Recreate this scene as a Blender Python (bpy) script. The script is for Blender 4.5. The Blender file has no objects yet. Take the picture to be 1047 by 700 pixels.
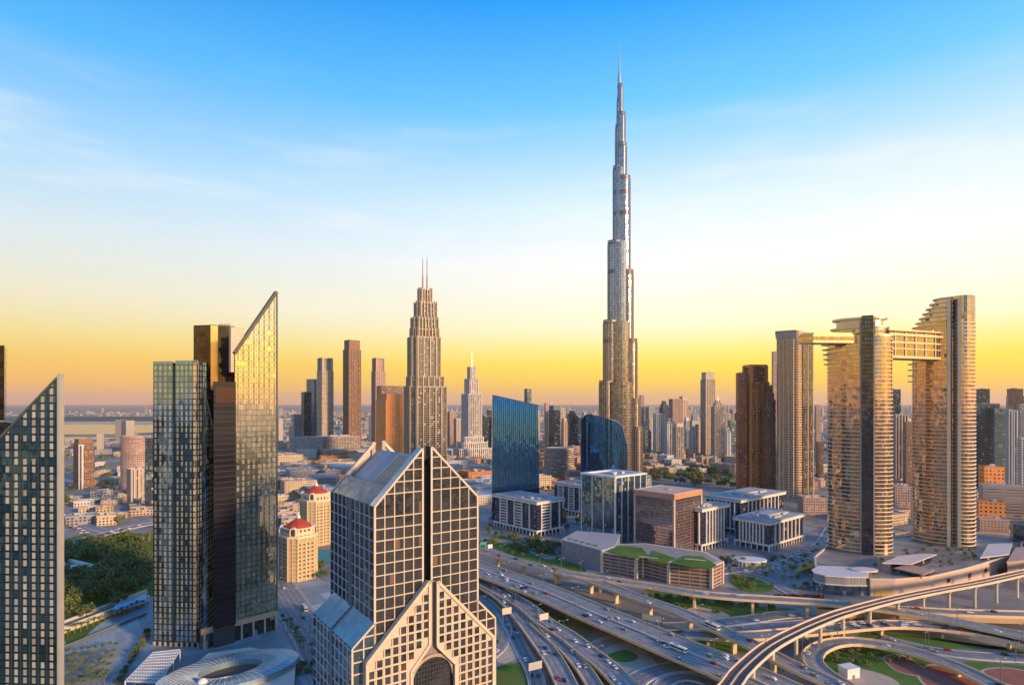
import bpy, bmesh, math, random
from mathutils import Vector, Quaternion
random.seed(7)
S = bpy.context.scene
COL = S.collection
R = math.radians
# ------------------------------------------------------------------ camera
F, CX, HY, CH = 620.0, 523.5, 412.0, 160.0
cam = bpy.data.cameras.new("camera"); camo = bpy.data.objects.new("camera", cam); COL.objects.link(camo)
camo.location = (0, 0, CH); camo.rotation_euler = (R(90), 0, 0)
cam.sensor_width = 36; cam.lens = 36 * F / 1047; cam.shift_y = 62 / 1047
cam.clip_start = 1; cam.clip_end = 300000
S.camera = camo
S.view_settings.view_transform = 'Standard'; S.view_settings.look = 'None'
S.view_settings.exposure = 0.36; S.view_settings.gamma = 1.0
S.render.engine = 'CYCLES'
S.cycles.use_denoising = True
S.cycles.max_bounces = 6; S.cycles.diffuse_bounces = 3; S.cycles.glossy_bounces = 3
S.cycles.volume_bounces = 1; S.cycles.transmission_bounces = 2
S.cycles.sample_clamp_indirect = 4

def lin(c):
    return tuple((x / 255 / 12.92) if x / 255 <= .04045 else ((x / 255 + .055) / 1.055) ** 2.4 for x in c)

# ------------------------------------------------------------------ sun and sky
SUN = Vector((.80, -.60, math.tan(R(13.5)))).normalized()
sl = bpy.data.lights.new("sun", 'SUN'); so = bpy.data.objects.new("sun", sl); COL.objects.link(so)
sl.energy = 4.5; sl.angle = R(5); sl.color = (1, .64, .35)
so.rotation_euler = SUN.to_track_quat('Z', 'Y').to_euler(); so.location = (400, -300, 900)

W = bpy.data.worlds.new("World"); S.world = W; W.use_nodes = True
nt = W.node_tree; nt.nodes.clear()
def wn(t, **k):
    n = nt.nodes.new(t)
    for a, b in k.items(): setattr(n, a, b)
    return n
def wl(a, b): nt.links.new(a, b)
tc = wn('ShaderNodeTexCoord'); sp = wn('ShaderNodeSeparateXYZ'); wl(tc.outputs['Generated'], sp.inputs[0])
mx = wn('ShaderNodeMath', operation='MAXIMUM'); wl(sp.outputs['Z'], mx.inputs[0]); mx.inputs[1].default_value = 0
sq = wn('ShaderNodeMath', operation='SQRT'); wl(mx.outputs[0], sq.inputs[0])
def ramp(stops):
    r = wn('ShaderNodeValToRGB'); e = r.color_ramp.elements
    while len(e) < len(stops): e.new(.5)
    for q, (p, c) in zip(e, stops):
        q.position = p; q.color = (*lin(c), 1)
    wl(sq.outputs[0], r.inputs[0]); return r
rl = ramp([(0, (236, 146, 92)), (.09, (238, 160, 92)), (.17, (242, 172, 62)), (.25, (238, 186, 66)), (.31, (232, 206, 124)),
           (.38, (228, 218, 186)), (.48, (206, 220, 224)), (.57, (160, 206, 238)), (.67, (70, 172, 238)), (.745, (10, 138, 226)), (1, (0, 84, 180))])
rr = ramp([(0, (252, 170, 92)), (.09, (255, 186, 70)), (.17, (255, 204, 24)), (.25, (255, 224, 48)), (.295, (255, 236, 124)),
           (.35, (255, 245, 202)), (.46, (250, 248, 242)), (.55, (224, 240, 255)), (.66, (110, 198, 255)), (.745, (16, 156, 246)), (1, (0, 92, 200))])
mr = wn('ShaderNodeMapRange', interpolation_type='SMOOTHSTEP'); wl(sp.outputs['X'], mr.inputs[0])
mr.inputs[1].default_value = -.75; mr.inputs[2].default_value = .36
mixs = wn('ShaderNodeMix', data_type='RGBA'); wl(mr.outputs[0], mixs.inputs[0]); wl(rl.outputs[0], mixs.inputs[6]); wl(rr.outputs[0], mixs.inputs[7])
# blue patch added behind the camera for the blue tower's glass to mirror
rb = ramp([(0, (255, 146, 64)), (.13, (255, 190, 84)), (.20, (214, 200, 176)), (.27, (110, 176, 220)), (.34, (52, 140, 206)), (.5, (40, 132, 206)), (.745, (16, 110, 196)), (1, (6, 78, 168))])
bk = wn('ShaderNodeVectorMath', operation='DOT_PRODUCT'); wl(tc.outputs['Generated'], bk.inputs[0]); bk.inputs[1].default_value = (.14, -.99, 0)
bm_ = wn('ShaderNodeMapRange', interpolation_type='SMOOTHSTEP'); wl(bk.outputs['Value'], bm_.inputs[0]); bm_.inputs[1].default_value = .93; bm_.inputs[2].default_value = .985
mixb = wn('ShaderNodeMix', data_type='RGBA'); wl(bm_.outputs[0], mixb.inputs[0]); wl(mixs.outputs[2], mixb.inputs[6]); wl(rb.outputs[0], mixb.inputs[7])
# thin, wind-drawn veils of cloud
mp = wn('ShaderNodeMapping'); wl(tc.outputs['Generated'], mp.inputs[0]); mp.inputs['Scale'].default_value = (1.3, 1.3, 9)
mp.inputs['Rotation'].default_value = (R(-4), R(9), 0)
nz = wn('ShaderNodeTexNoise'); wl(mp.outputs[0], nz.inputs[0]); nz.inputs['Scale'].default_value = 2.2; nz.inputs['Detail'].default_value = 7; nz.inputs['Roughness'].default_value = .55
cr = wn('ShaderNodeMapRange', interpolation_type='SMOOTHSTEP'); wl(nz.outputs[0], cr.inputs[0]); cr.inputs[1].default_value = .47; cr.inputs[2].default_value = .78; cr.inputs[4].default_value = .45
c2 = wn('ShaderNodeMapRange', interpolation_type='SMOOTHSTEP'); wl(sp.outputs['Z'], c2.inputs[0]); c2.inputs[1].default_value = .07; c2.inputs[2].default_value = .25
c3 = wn('ShaderNodeMapRange', interpolation_type='SMOOTHSTEP'); wl(sp.outputs['Z'], c3.inputs[0]); c3.inputs[1].default_value = .50; c3.inputs[2].default_value = .30
cm = wn('ShaderNodeMath', operation='MULTIPLY'); wl(cr.outputs[0], cm.inputs[0]); wl(c2.outputs[0], cm.inputs[1])
cm2 = wn('ShaderNodeMath', operation='MULTIPLY'); wl(cm.outputs[0], cm2.inputs[0]); wl(c3.outputs[0], cm2.inputs[1])
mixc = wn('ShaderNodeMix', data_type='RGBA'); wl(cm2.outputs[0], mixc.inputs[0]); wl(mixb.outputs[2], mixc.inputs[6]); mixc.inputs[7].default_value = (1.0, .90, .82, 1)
sky = wn('ShaderNodeTexSky', sky_type='NISHITA'); sky.sun_disc = False
sky.sun_elevation = math.asin(SUN.z); sky.sun_rotation = math.atan2(SUN.x, SUN.y)
b1 = wn('ShaderNodeBackground'); wl(sky.outputs[0], b1.inputs[0]); b1.inputs[1].default_value = .012
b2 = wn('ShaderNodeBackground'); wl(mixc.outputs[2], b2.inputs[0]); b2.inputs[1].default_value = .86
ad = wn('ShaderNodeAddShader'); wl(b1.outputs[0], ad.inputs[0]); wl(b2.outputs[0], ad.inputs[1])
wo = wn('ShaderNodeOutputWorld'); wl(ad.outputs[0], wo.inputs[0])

# ------------------------------------------------------------------ pixel -> place
def YG(py, z=0): return (CH - z) * F / (py - HY)
def PX(px, Y): return (px - CX) / F * Y
def PZ(py, Y): return CH - (py - HY) / F * Y
def G(px, py, z=0):
    Y = YG(py, z); return Vector((PX(px, Y), Y, z))

# ------------------------------------------------------------------ objects
ORG = {}
def tag(o, label=None, cat=None, group=None, kind=None):
    if label: o['label'] = label
    if cat: o['category'] = cat
    if group: o['group'] = group
    if kind: o['kind'] = kind
    return o
def T(name, label, cat, loc=(0, 0, 0), group=None):
    o = bpy.data.objects.new(name, None); COL.objects.link(o); o.location = loc; o.empty_display_size = 1
    ORG[o.name] = Vector(loc)
    return tag(o, label, cat, group)
class M:
    def __init__(s): s.v = []; s.f = []; s.uv = []
    def face(s, pts, uv=None):
        i = len(s.v); s.v += [tuple(p) for p in pts]; s.f.append(tuple(range(i, i + len(pts))))
        s.uv += uv if uv else [(p[0] + p[1] * .37, p[2] + p[1] * .61) for p in pts]
    def wall(s, a, b, za, zb, u0=0, zat=None, zbt=None):
        """vertical quad from a to b (xy), bottom za, tops zat/zbt"""
        L = math.hypot(b[0] - a[0], b[1] - a[1])
        zat = zb if zat is None else zat; zbt = zb if zbt is None else zbt
        s.face([(a[0], a[1], za), (b[0], b[1], za), (b[0], b[1], zbt), (a[0], a[1], zat)],
               [(u0, za), (u0 + L, za), (u0 + L, zbt), (u0, zat)])
        return u0 + L
    def prism(s, fp, z0, z1, top=True, bot=False, sides=True):
        """fp counter-clockwise; z1 number or list per corner"""
        n = len(fp); zt = z1 if isinstance(z1, (list, tuple)) else [z1] * n; u = 0
        if sides:
            for i in range(n):
                j = (i + 1) % n
                u = s.wall(fp[i], fp[j], z0, 0, u, zt[i], zt[j])
        if top: s.face([(p[0], p[1], zt[i]) for i, p in enumerate(fp)], [(p[0], p[1]) for p in fp])
        if bot: s.face([(p[0], p[1], z0) for p in reversed(fp)], [(p[0], p[1]) for p in reversed(fp)])
        return s
    def obox(s, c, u, hu, hv, z0, z1):
        u = Vector((u[0], u[1])).normalized(); v = Vector((-u.y, u.x)); c = Vector((c[0], c[1]))
        fp = [c - u * hu - v * hv, c + u * hu - v * hv, c + u * hu + v * hv, c - u * hu + v * hv]
        return s.prism(fp, z0, z1, bot=True)
    def bar(s, p, q, w, h, up=(0, 0, 1)):
        """rectangular bar from p to q, w across, h along up"""
        p = Vector(p); q = Vector(q); d = (q - p)
        if d.length < 1e-6: return s
        d.normalize(); up = Vector(up)
        a = d.cross(up)
        if a.length < 1e-4: a = d.cross(Vector((1, 0, 0)))
        a.normalize(); b = a.cross(d).normalized(); a = a * w / 2; b = b * h / 2
        P = [p - a - b, p + a - b, p + a + b, p - a + b]; Q = [x + (q - p) for x in P]
        for i in range(4):
            j = (i + 1) % 4; s.face([P[i], Q[i], Q[j], P[j]][::-1])
        s.face(P[::-1]); s.face(Q); return s
    def tube(s, pts, r, n=6):
        """pts list of Vector, r number or list"""
        rr_ = r if isinstance(r, (list, tuple)) else [r] * len(pts); rings = []
        for i, p in enumerate(pts):
            d = (pts[min(i + 1, len(pts) - 1)] - pts[max(i - 1, 0)]).normalized()
            a = d.cross(Vector((0, 1, 0)) if abs(d.y) < .9 else Vector((1, 0, 0))).normalized(); b = d.cross(a)
            rings.append([p + (a * math.cos(2 * math.pi * k / n) + b * math.sin(2 * math.pi * k / n)) * rr_[i] for k in range(n)])
        for A, B in zip(rings, rings[1:]):
            for k in range(n): s.face([A[k], A[(k + 1) % n], B[(k + 1) % n], B[k]])
        s.face(rings[0][::-1]); s.face(rings[-1]); return s
    def build(s, name, mat, parent=None, smooth=False, org=None, merge=False):
        if not s.v: return None
        o0 = ORG[parent.name] if parent else Vector(org if org is not None else (0, 0, 0))
        me = bpy.data.meshes.new(name)
        me.from_pydata([(v[0] - o0.x, v[1] - o0.y, v[2] - o0.z) for v in s.v], [], s.f)
        ul = me.uv_layers.new(name="UVMap")
        flat = [0.0] * (2 * len(s.uv)); k = 0
        for f_, p in zip(s.f, me.polygons):
            pass
        for i, uv in enumerate(s.uv): flat[2 * i] = uv[0]; flat[2 * i + 1] = uv[1]
        ul.data.foreach_set("uv", flat)
        if merge or smooth:
            bm = bmesh.new(); bm.from_mesh(me); bmesh.ops.remove_doubles(bm, verts=bm.verts, dist=.002); bm.to_mesh(me); bm.free()
        if smooth: me.polygons.foreach_set("use_smooth", [True] * len(me.polygons))
        me.materials.append(mat)
        o = bpy.data.objects.new(name, me); COL.objects.link(o)
        if parent: o.parent = parent
        else: o.location = o0
        ORG[o.name] = o0
        return o
def copy_tree(o, parent=None):
    c = o.copy(); COL.objects.link(c)
    if parent: c.parent = parent
    ORG[c.name] = Vector(o.location)
    for ch in list(o.children): copy_tree(ch, c)
    return c

# ------------------------------------------------------------------ materials
def newmat(name):
    m = bpy.data.materials.new(name); m.use_nodes = True; t = m.node_tree; t.nodes.clear()
    out = t.nodes.new('ShaderNodeOutputMaterial'); p = t.nodes.new('ShaderNodeBsdfPrincipled'); t.links.new(p.outputs[0], out.inputs[0])
    return m, t, p
class D:
    """little node helper"""
    def __init__(s, t): s.t = t
    def set(s, inp, v):
        if hasattr(v, 'is_linked') or hasattr(v, 'links'): s.t.links.new(v, inp)
        else: inp.default_value = v
    def math(s, op, a, b=0.0, c=None):
        n = s.t.nodes.new('ShaderNodeMath'); n.operation = op; s.set(n.inputs[0], a); s.set(n.inputs[1], b)
        if c is not None: s.set(n.inputs[2], c)
        return n.outputs[0]
    def vm(s, op, a, b=None):
        n = s.t.nodes.new('ShaderNodeVectorMath'); n.operation = op; s.set(n.inputs[0], a)
        if b is not None:
            if op == 'SCALE': s.set(n.inputs['Scale'], b)
            else: s.set(n.inputs[1], b)
        return n.outputs[0]
    def mixc(s, f, a, b):
        n = s.t.nodes.new('ShaderNodeMix'); n.data_type = 'RGBA'; s.set(n.inputs[0], f)
        s.set(n.inputs[6], a if hasattr(a, 'links') else (*a, 1)); s.set(n.inputs[7], b if hasattr(b, 'links') else (*b, 1)); return n.outputs[2]
    def mixf(s, f, a, b):
        n = s.t.nodes.new('ShaderNodeMix'); s.set(n.inputs[0], f); s.set(n.inputs[2], a); s.set(n.inputs[3], b); return n.outputs[0]
    def mixv(s, f, a, b):
        n = s.t.nodes.new('ShaderNodeMix'); n.data_type = 'VECTOR'; s.set(n.inputs[0], f); s.set(n.inputs[4], a); s.set(n.inputs[5], b); return n.outputs[1]
    def noise(s, vec, scale, detail=3, rough=.5):
        n = s.t.nodes.new('ShaderNodeTexNoise'); 
        if vec is not None: s.set(n.inputs['Vector'], vec)
        n.inputs['Scale'].default_value = scale; n.inputs['Detail'].default_value = detail; n.inputs['Roughness'].default_value = rough
        return n.outputs[0]
    def rng(s, v, a, b, c=0.0, d=1.0):
        n = s.t.nodes.new('ShaderNodeMapRange'); s.set(n.inputs[0], v)
        for i, x in enumerate((a, b, c, d)): n.inputs[i + 1].default_value = x
        return n.outputs[0]
    def uv(s): return s.t.nodes.new('ShaderNodeUVMap').outputs[0]
    def obj(s): return s.t.nodes.new('ShaderNodeTexCoord').outputs['Object']
    def pos(s): return s.t.nodes.new('ShaderNodeNewGeometry').outputs['Position']
    def sep(s, v):
        n = s.t.nodes.new('ShaderNodeSeparateXYZ'); s.set(n.inputs[0], v); return n.outputs
    def comb(s, x, y, z=0.0):
        n = s.t.nodes.new('ShaderNodeCombineXYZ'); s.set(n.inputs[0], x); s.set(n.inputs[1], y); s.set(n.inputs[2], z); return n.outputs[0]
    def white(s, vec):
        n = s.t.nodes.new('ShaderNodeTexWhiteNoise'); n.noise_dimensions = '3D'; s.set(n.inputs[0], vec); return n.outputs
MC = {}
def plain(col, rough=.7, metal=0.0, var=.16, scale=.12, bump=0, spec=.3):
    key = ('p', col, rough, metal, var, scale, bump)
    if key in MC: return MC[key]
    m, t, p = newmat('surface'); d = D(t)
    v = d.obj()
    n = d.noise(v, scale, 6, .62); n2 = d.noise(v, scale * 9, 3)
    f = d.math('ADD', d.math('MULTIPLY', n, .7), d.math('MULTIPLY', n2, .3))
    f = d.rng(f, .28, .72)
    c = d.mixc(f, tuple(x * (1 - var) for x in col), tuple(min(1, x * (1 + var)) for x in col))
    t.links.new(c, p.inputs['Base Color']); p.inputs['Roughness'].default_value = rough; p.inputs['Metallic'].default_value = metal
    p.inputs['Specular IOR Level'].default_value = spec
    MC[key] = m; return m
def facade(wall, glass, pw=3.0, fh=3.6, fw=.7, fz=.6, gm=.9, gr=.06, jit=.02, var=.45, wr=.7, wm=0.0, blind=.12, bcol=(.34, .31, .26), wave=.012, wvar=.14, bm=0.0):
    """windows (or whole panes) on a wall sheet whose UVs are metres along and metres up"""
    key = ('f', wall, glass, pw, fh, fw, fz, gm, gr, jit, var, wr, wm, blind, bcol, wave)
    if key in MC: return MC[key]
    m, t, p = newmat('facade'); d = D(t)
    u, v, _ = d.sep(d.uv())
    u = d.math('DIVIDE', u, pw); v = d.math('DIVIDE', v, fh)
    iu = d.math('FLOOR', u); iv = d.math('FLOOR', v); fu = d.math('SUBTRACT', u, iu); fv = d.math('SUBTRACT', v, iv)
    mu = d.math('LESS_THAN', d.math('ABSOLUTE', d.math('SUBTRACT', fu, .5)), fw / 2)
    mv = d.math('LESS_THAN', d.math('ABSOLUTE', d.math('SUBTRACT', fv, .5)), fz / 2)
    mask = d.math('MULTIPLY', mu, mv)
    w = d.white(d.comb(iu, iv, d.math('FLOOR', d.math('MULTIPLY', iv, .0))))
    rv, rc = w[0], w[1]
    gcol = d.mixc(rv, tuple(x * (1 - var) for x in glass), tuple(min(1, x * (1 + var)) for x in glass))
    bl = d.math('LESS_THAN', d.math('FRACT', d.math('MULTIPLY', rv, 7.31)), blind)
    gcol = d.mixc(bl, gcol, bcol)
    ob = d.obj()
    wn_ = d.rng(d.math('ADD', d.math('MULTIPLY', d.noise(ob, .05, 5, .6), .6), d.math('MULTIPLY', d.noise(ob, .6, 3), .4)), .3, .7)
    wcol = d.mixc(wn_, tuple(x * (1 - wvar) for x in wall), tuple(min(1, x * (1 + wvar)) for x in wall))
    t.links.new(d.mixc(mask, wcol, gcol), p.inputs['Base Color'])
    gmet = d.mixf(bl, gm, gm * bm)
    t.links.new(d.mixf(mask, wm, gmet), p.inputs['Metallic'])
    t.links.new(d.mixf(mask, wr, d.mixf(bl, gr, .25)), p.inputs['Roughness'])
    geo = t.nodes.new('ShaderNodeNewGeometry').outputs['Normal']
    off = d.vm('SCALE', d.vm('SUBTRACT', rc, (.5, .5, .5)), jit * 2)
    nn = t.nodes.new('ShaderNodeTexNoise'); t.links.new(ob, nn.inputs[0]); nn.inputs['Scale'].default_value = .22; nn.inputs['Detail'].default_value = 2
    off2 = d.vm('SCALE', d.vm('SUBTRACT', nn.outputs[1], (.5, .5, .5)), wave * 4)
    gn = d.vm('NORMALIZE', d.vm('ADD', geo, d.vm('ADD', off, off2)))
    amount = mask if wm < .3 else 1.0
    t.links.new(d.mixv(amount, geo, gn), p.inputs['Normal'])
    MC[key] = m; return m
def glassmat(glass, pw=1.5, fh=3.8, **k):
    """curtain wall: panes edge to edge with thin dark joints"""
    k.setdefault('fw', .93); k.setdefault('fz', .93); k.setdefault('blind', .04); k.setdefault('wr', .35)
    return facade(tuple(x * .35 for x in glass), glass, pw, fh, **k)

# ------------------------------------------------------------------ footprints
def corner_box(pl, pc, pr, Y, a=40):
    """box whose nearest corner stands at column pc, depth Y; its two faces end at columns pl and pr"""
    a = R(a); u = Vector((math.cos(a), math.sin(a))); v = Vector((-u.y, u.x)); k = lambda p: (p - CX) / F
    X0 = k(pc) * Y
    t = (k(pr) * Y - X0) / (u.x - k(pr) * u.y); s = (k(pl) * Y - X0) / (v.x - k(pl) * v.y)
    c = Vector((X0, Y)); t = max(t, 3); s = max(s, 3)
    return [c, c + u * t, c + u * t + v * s, c + v * s]
def rect(cx, cy, w, dd, a=0):
    a = R(a); u = Vector((math.cos(a), math.sin(a))); v = Vector((-u.y, u.x)); c = Vector((cx, cy))
    return [c - u * w / 2 - v * dd / 2, c + u * w / 2 - v * dd / 2, c + u * w / 2 + v * dd / 2, c - u * w / 2 + v * dd / 2]
def span(p0, p1, Y, asp=.9, a=38):
    """rotated box that fills the columns p0..p1 at depth Y (its centre)"""
    W_ = (p1 - p0) / F * Y * math.cos(math.atan2((p0 + p1) / 2 - CX, F)); ar = R(a); w = W_ / (abs(math.cos(ar)) + asp * abs(math.sin(ar)))
    # a box off the axis is seen obliquely; turn it with its bearing so the width holds
    X = PX((p0 + p1) / 2, Y)
    return rect(X, Y, w, w * asp, a - math.degrees(math.atan2(X, Y)))
def ell(cx, cy, rx, ry, n=28, a=0):
    a = R(a); ca, sa = math.cos(a), math.sin(a)
    return [Vector((cx + rx * math.cos(2 * math.pi * i / n) * ca - ry * math.sin(2 * math.pi * i / n) * sa,
                    cy + rx * math.cos(2 * math.pi * i / n) * sa + ry * math.sin(2 * math.pi * i / n) * ca)) for i in range(n)]
def offset(fp, dd):
    n = len(fp); out = []
    for i in range(n):
        a, b, c = fp[i - 1], fp[i], fp[(i + 1) % n]
        e1 = (b - a).normalized(); e2 = (c - b).normalized()
        n1 = Vector((e1.y, -e1.x)); n2 = Vector((e2.y, -e2.x)); q = (n1 + n2)
        q = q / max(.3, (1 + n1.dot(n2))); out.append(b + q * dd)
    return out
def scalefp(fp, k, ctr=None):
    c = ctr or sum(fp, Vector((0, 0))) / len(fp)
    return [c + (p - c) * k for p in fp]
def ctr(fp): return sum(fp, Vector((0, 0))) / len(fp)
def fpx(pts, z=0):
    q = [G(a, b, z) for a, b in pts]; q = [Vector((p.x, p.y)) for p in q]
    A = sum(q[i].x * q[(i + 1) % len(q)].y - q[(i + 1) % len(q)].x * q[i].y for i in range(len(q)))
    return q if A > 0 else q[::-1]
def slabs(fp, z0, z1, fh, proud, th):
    m = M(); o = offset(fp, proud); z = z0 + fh
    while z < z1 - .2:
        m.prism(o, z - th / 2, z + th / 2, bot=True); z += fh
    return m
def fins(fp, z0, z1, pitch, w, dep, edges=None):
    m = M(); n = len(fp)
    for i in range(n):
        if edges is not None and i not in edges: continue
        a, b = fp[i], fp[(i + 1) % n]; L = (b - a).length; k = max(1, round(L / pitch)); u = (b - a) / L; nn = Vector((u.y, -u.x))
        for j in range(k + 1):
            c = a + u * (L * j / k) + nn * (dep / 2 - .12)
            c += u * (w * .5 if j == 0 else -w * .5 if j == k else 0)
            m.obox(c, u, w / 2, dep / 2 + .1, z0, z1)
    return m
def roofkit(t, fp, z, wallm, parapet=1.4, units=3, rng=random):
    """parapet ring, roof slab and the machinery on it"""
    o = offset(fp, .25); i_ = offset(fp, -.6); m = M(); n = len(fp)
    for k in range(n):
        j = (k + 1) % n
        m.wall(o[k], o[j], z - .6, z + parapet)
        m.wall(i_[j], i_[k], z, z + parapet)
        m.face([(o[k].x, o[k].y, z + parapet), (o[j].x, o[j].y, z + parapet), (i_[j].x, i_[j].y, z + parapet), (i_[k].x, i_[k].y, z + parapet)])
    m.face([(p.x, p.y, z + .02) for p in i_])
    r = m.build('roof', wallm, t)
    c = ctr(fp); u = (fp[1] - fp[0]); L = u.length; v = fp[-1] - fp[0]
    for q in range(units):
        f1, f2 = rng.uniform(.22, .78), rng.uniform(.22, .78); p = fp[0] + u * f1 + v * f2
        b = M().obox(p, u, L * rng.uniform(.05, .13), v.length * rng.uniform(.05, .13), z + .02, z + rng.uniform(1.8, 4.2))
        b.build('roof_plant', ROOFU, t)
    return r
CREAM = plain((.60, .50, .38)); WHITE = plain((.72, .69, .64)); BEIGE = plain((.46, .38, .29)); GREYC = plain((.30, .30, .30))
PINKB = plain((.44, .28, .20)); DARK = plain((.05, .055, .065), .5); ROOFU = plain((.42, .41, .40)); ORANGE = plain((.62, .27, .09))
STEEL = plain((.55, .55, .55), .35, .8); CONC = plain((.72, .51, .29), .75, 0, .2, .05); LCONC = plain((.62, .55, .46), .75)
# ================================================================== setting
def groundmat():
    m, t, p = newmat('desert_city_ground'); d = D(t); pos = d.pos()
    big = d.noise(pos, .0006, 5, .6); mid = d.noise(pos, .006, 5, .6); fine = d.noise(pos, .09, 4, .6)
    vor = t.nodes.new('ShaderNodeTexVoronoi'); t.links.new(pos, vor.inputs[0]); vor.inputs['Scale'].default_value = .018
    base = d.mixc(d.rng(mid, .35, .65), (.36, .26, .17), (.16, .14, .12))
    base = d.mixc(d.rng(fine, .35, .68), base, (.42, .36, .28))
    plots = d.math('MULTIPLY', d.rng(d.sep(vor.outputs['Color'])[0], .3, .9), .45)
    base = d.mixc(plots, base, (.16, .16, .16))
    green = d.math('MULTIPLY', d.rng(d.noise(pos, .0035, 6, .68), .55, .63), .85)
    base = d.mixc(green, base, (.055, .085, .04))
    t.links.new(base, p.inputs['Base Color']); p.inputs['Roughness'].default_value = .9; p.inputs['Specular IOR Level'].default_value = .15
    return m
m = M(); E = 60000
N_ = 12
for i in range(N_):
    for j in range(N_):
        x0, x1 = -E + 2 * E * i / N_, -E + 2 * E * (i + 1) / N_; y0, y1 = -E + 2 * E * j / N_, -E + 2 * E * (j + 1) / N_
        m.face([(x0, y0, 0), (x1, y0, 0), (x1, y1, 0), (x0, y1, 0)])
tag(m.build('ground', groundmat(), merge=True), kind='structure')
def rounded(q, n=5):
    out = []; L = len(q)
    for i in range(L):
        a, b, c, d_ = q[i - 1], q[i], q[(i + 1) % L], q[(i + 2) % L]
        for k in range(n):
            t = k / n; out.append(.5 * ((2 * b) + (c - a) * t + (2 * a - 5 * b + 4 * c - d_) * t * t + (3 * b - a - 3 * c + d_) * t ** 3))
    return out
SHEETS = [0]
def sheet(name, pts, z, mat, kind='structure'):
    SHEETS[0] += 1; z += .004 * SHEETS[0]
    q = fpx(pts)
    if name in ('lawn', 'planted_bed', 'path') and len(q) > 4: q = rounded(q)
    mm = M(); mm.face([(p.x, p.y, z) for p in q], [(p.x, p.y) for p in q])
    return tag(mm.build(name, mat), kind=kind)
def lawnmat():
    m, t, p = newmat('lawn'); d = D(t); pos = d.pos()
    n = d.rng(d.noise(pos, .05, 6, .65), .3, .7); n2 = d.rng(d.noise(pos, .8, 3), .3, .7)
    c = d.mixc(n, (.06, .16, .018), (.14, .25, .035)); c = d.mixc(d.math('MULTIPLY', n2, .4), c, (.07, .09, .03)); c = d.mixc(d.math('MULTIPLY', d.rng(d.noise(pos, .022, 4, .7), .5, .66), .6), c, (.20, .19, .08))
    t.links.new(c, p.inputs['Base Color']); p.inputs['Roughness'].default_value = .95; p.inputs['Specular IOR Level'].default_value = .1
    return m
LAWN = lawnmat()
def pavmat(col):
    m, t, p = newmat('paving'); d = D(t); pos = d.pos(); x, y, _ = d.sep(pos)
    r = d.math('ADD', d.math('MULTIPLY', x, .8), d.math('MULTIPLY', y, .6)); q = d.math('SUBTRACT', d.math('MULTIPLY', y, .8), d.math('MULTIPLY', x, .6))
    big = d.white(d.comb(d.math('FLOOR', d.math('DIVIDE', r, 16)), d.math('FLOOR', d.math('DIVIDE', q, 24)), 3.0))[0]
    j = d.math('MAXIMUM', d.math('LESS_THAN', d.math('FRACT', d.math('DIVIDE', r, 4)), .07), d.math('LESS_THAN', d.math('FRACT', d.math('DIVIDE', q, 8)), .04))
    c = d.mixc(d.rng(d.noise(pos, .06, 6, .65), .3, .7), tuple(k * .72 for k in col), tuple(k * 1.2 for k in col))
    c = d.mixc(d.math('MULTIPLY', d.math('GREATER_THAN', big, .6), .55), c, tuple(k * .5 for k in col)); c = d.mixc(d.math('MULTIPLY', d.math('LESS_THAN', big, .22), .5), c, (col[0] * 1.5, col[1] * 1.35, col[2] * 1.15))
    c = d.mixc(d.math('MULTIPLY', j, .5), c, tuple(k * .45 for k in col))
    t.links.new(c, p.inputs['Base Color']); p.inputs['Roughness'].default_value = .6; return m
def roadmat(width, lanes, base=(.27, .258, .24), yellow=False):
    """asphalt with painted edge lines and lane dashes; u runs across, v along, both in metres"""
    key = ('r', width, lanes, base)
    if key in MC: return MC[key]
    m, t, p = newmat('asphalt'); d = D(t); u, v, _ = d.sep(d.uv()); pos = d.pos()
    n = d.rng(d.noise(pos, .25, 5, .65), .3, .7)
    lw = (width - 1.6) / lanes
    us = d.math('SUBTRACT', u, .8); lf = d.math('FRACT', d.math('DIVIDE', us, lw))
    trk = d.math('ABSOLUTE', d.math('SUBTRACT', lf, .5))
    col = d.mixc(n, tuple(x * .72 for x in base), tuple(x * 1.28 for x in base))
    col = d.mixc(d.math('MULTIPLY', d.rng(trk, .16, .3, 1, 0), .35), col, tuple(x * .58 for x in base))
    pt = d.white(d.comb(d.math('FLOOR', d.math('DIVIDE', u, lw)), d.math('FLOOR', d.math('DIVIDE', v, 46)), 2.0))[0]
    col = d.mixc(d.math('MULTIPLY', d.math('GREATER_THAN', pt, .72), .38), col, tuple(x * .55 for x in base))
    jn = d.math('LESS_THAN', d.math('FRACT', d.math('DIVIDE', v, 38)), .012)
    col = d.mixc(d.math('MULTIPLY', jn, .6), col, (.04, .04, .04))
    e1 = d.math('LESS_THAN', d.math('ABSOLUTE', d.math('SUBTRACT', u, .8)), .16)
    e2 = d.math('LESS_THAN', d.math('ABSOLUTE', d.math('SUBTRACT', u, width - .8)), .16)
    near = d.math('LESS_THAN', d.math('MULTIPLY', d.math('SUBTRACT', .5, trk), lw), .12)
    inn = d.math('MULTIPLY', d.math('GREATER_THAN', u, 1.6), d.math('LESS_THAN', u, width - 1.6))
    dash = d.math('LESS_THAN', d.math('FRACT', d.math('DIVIDE', v, 12)), .38)
    line = d.math('MAXIMUM', d.math('MAXIMUM', e1, e2), d.math('MULTIPLY', d.math('MULTIPLY', near, inn), dash))
    col = d.mixc(d.math('MULTIPLY', line, .85), col, (.72, .70, .64))
    t.links.new(col, p.inputs['Base Color']); p.inputs['Roughness'].default_value = .75
    MC[key] = m; return m
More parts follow.
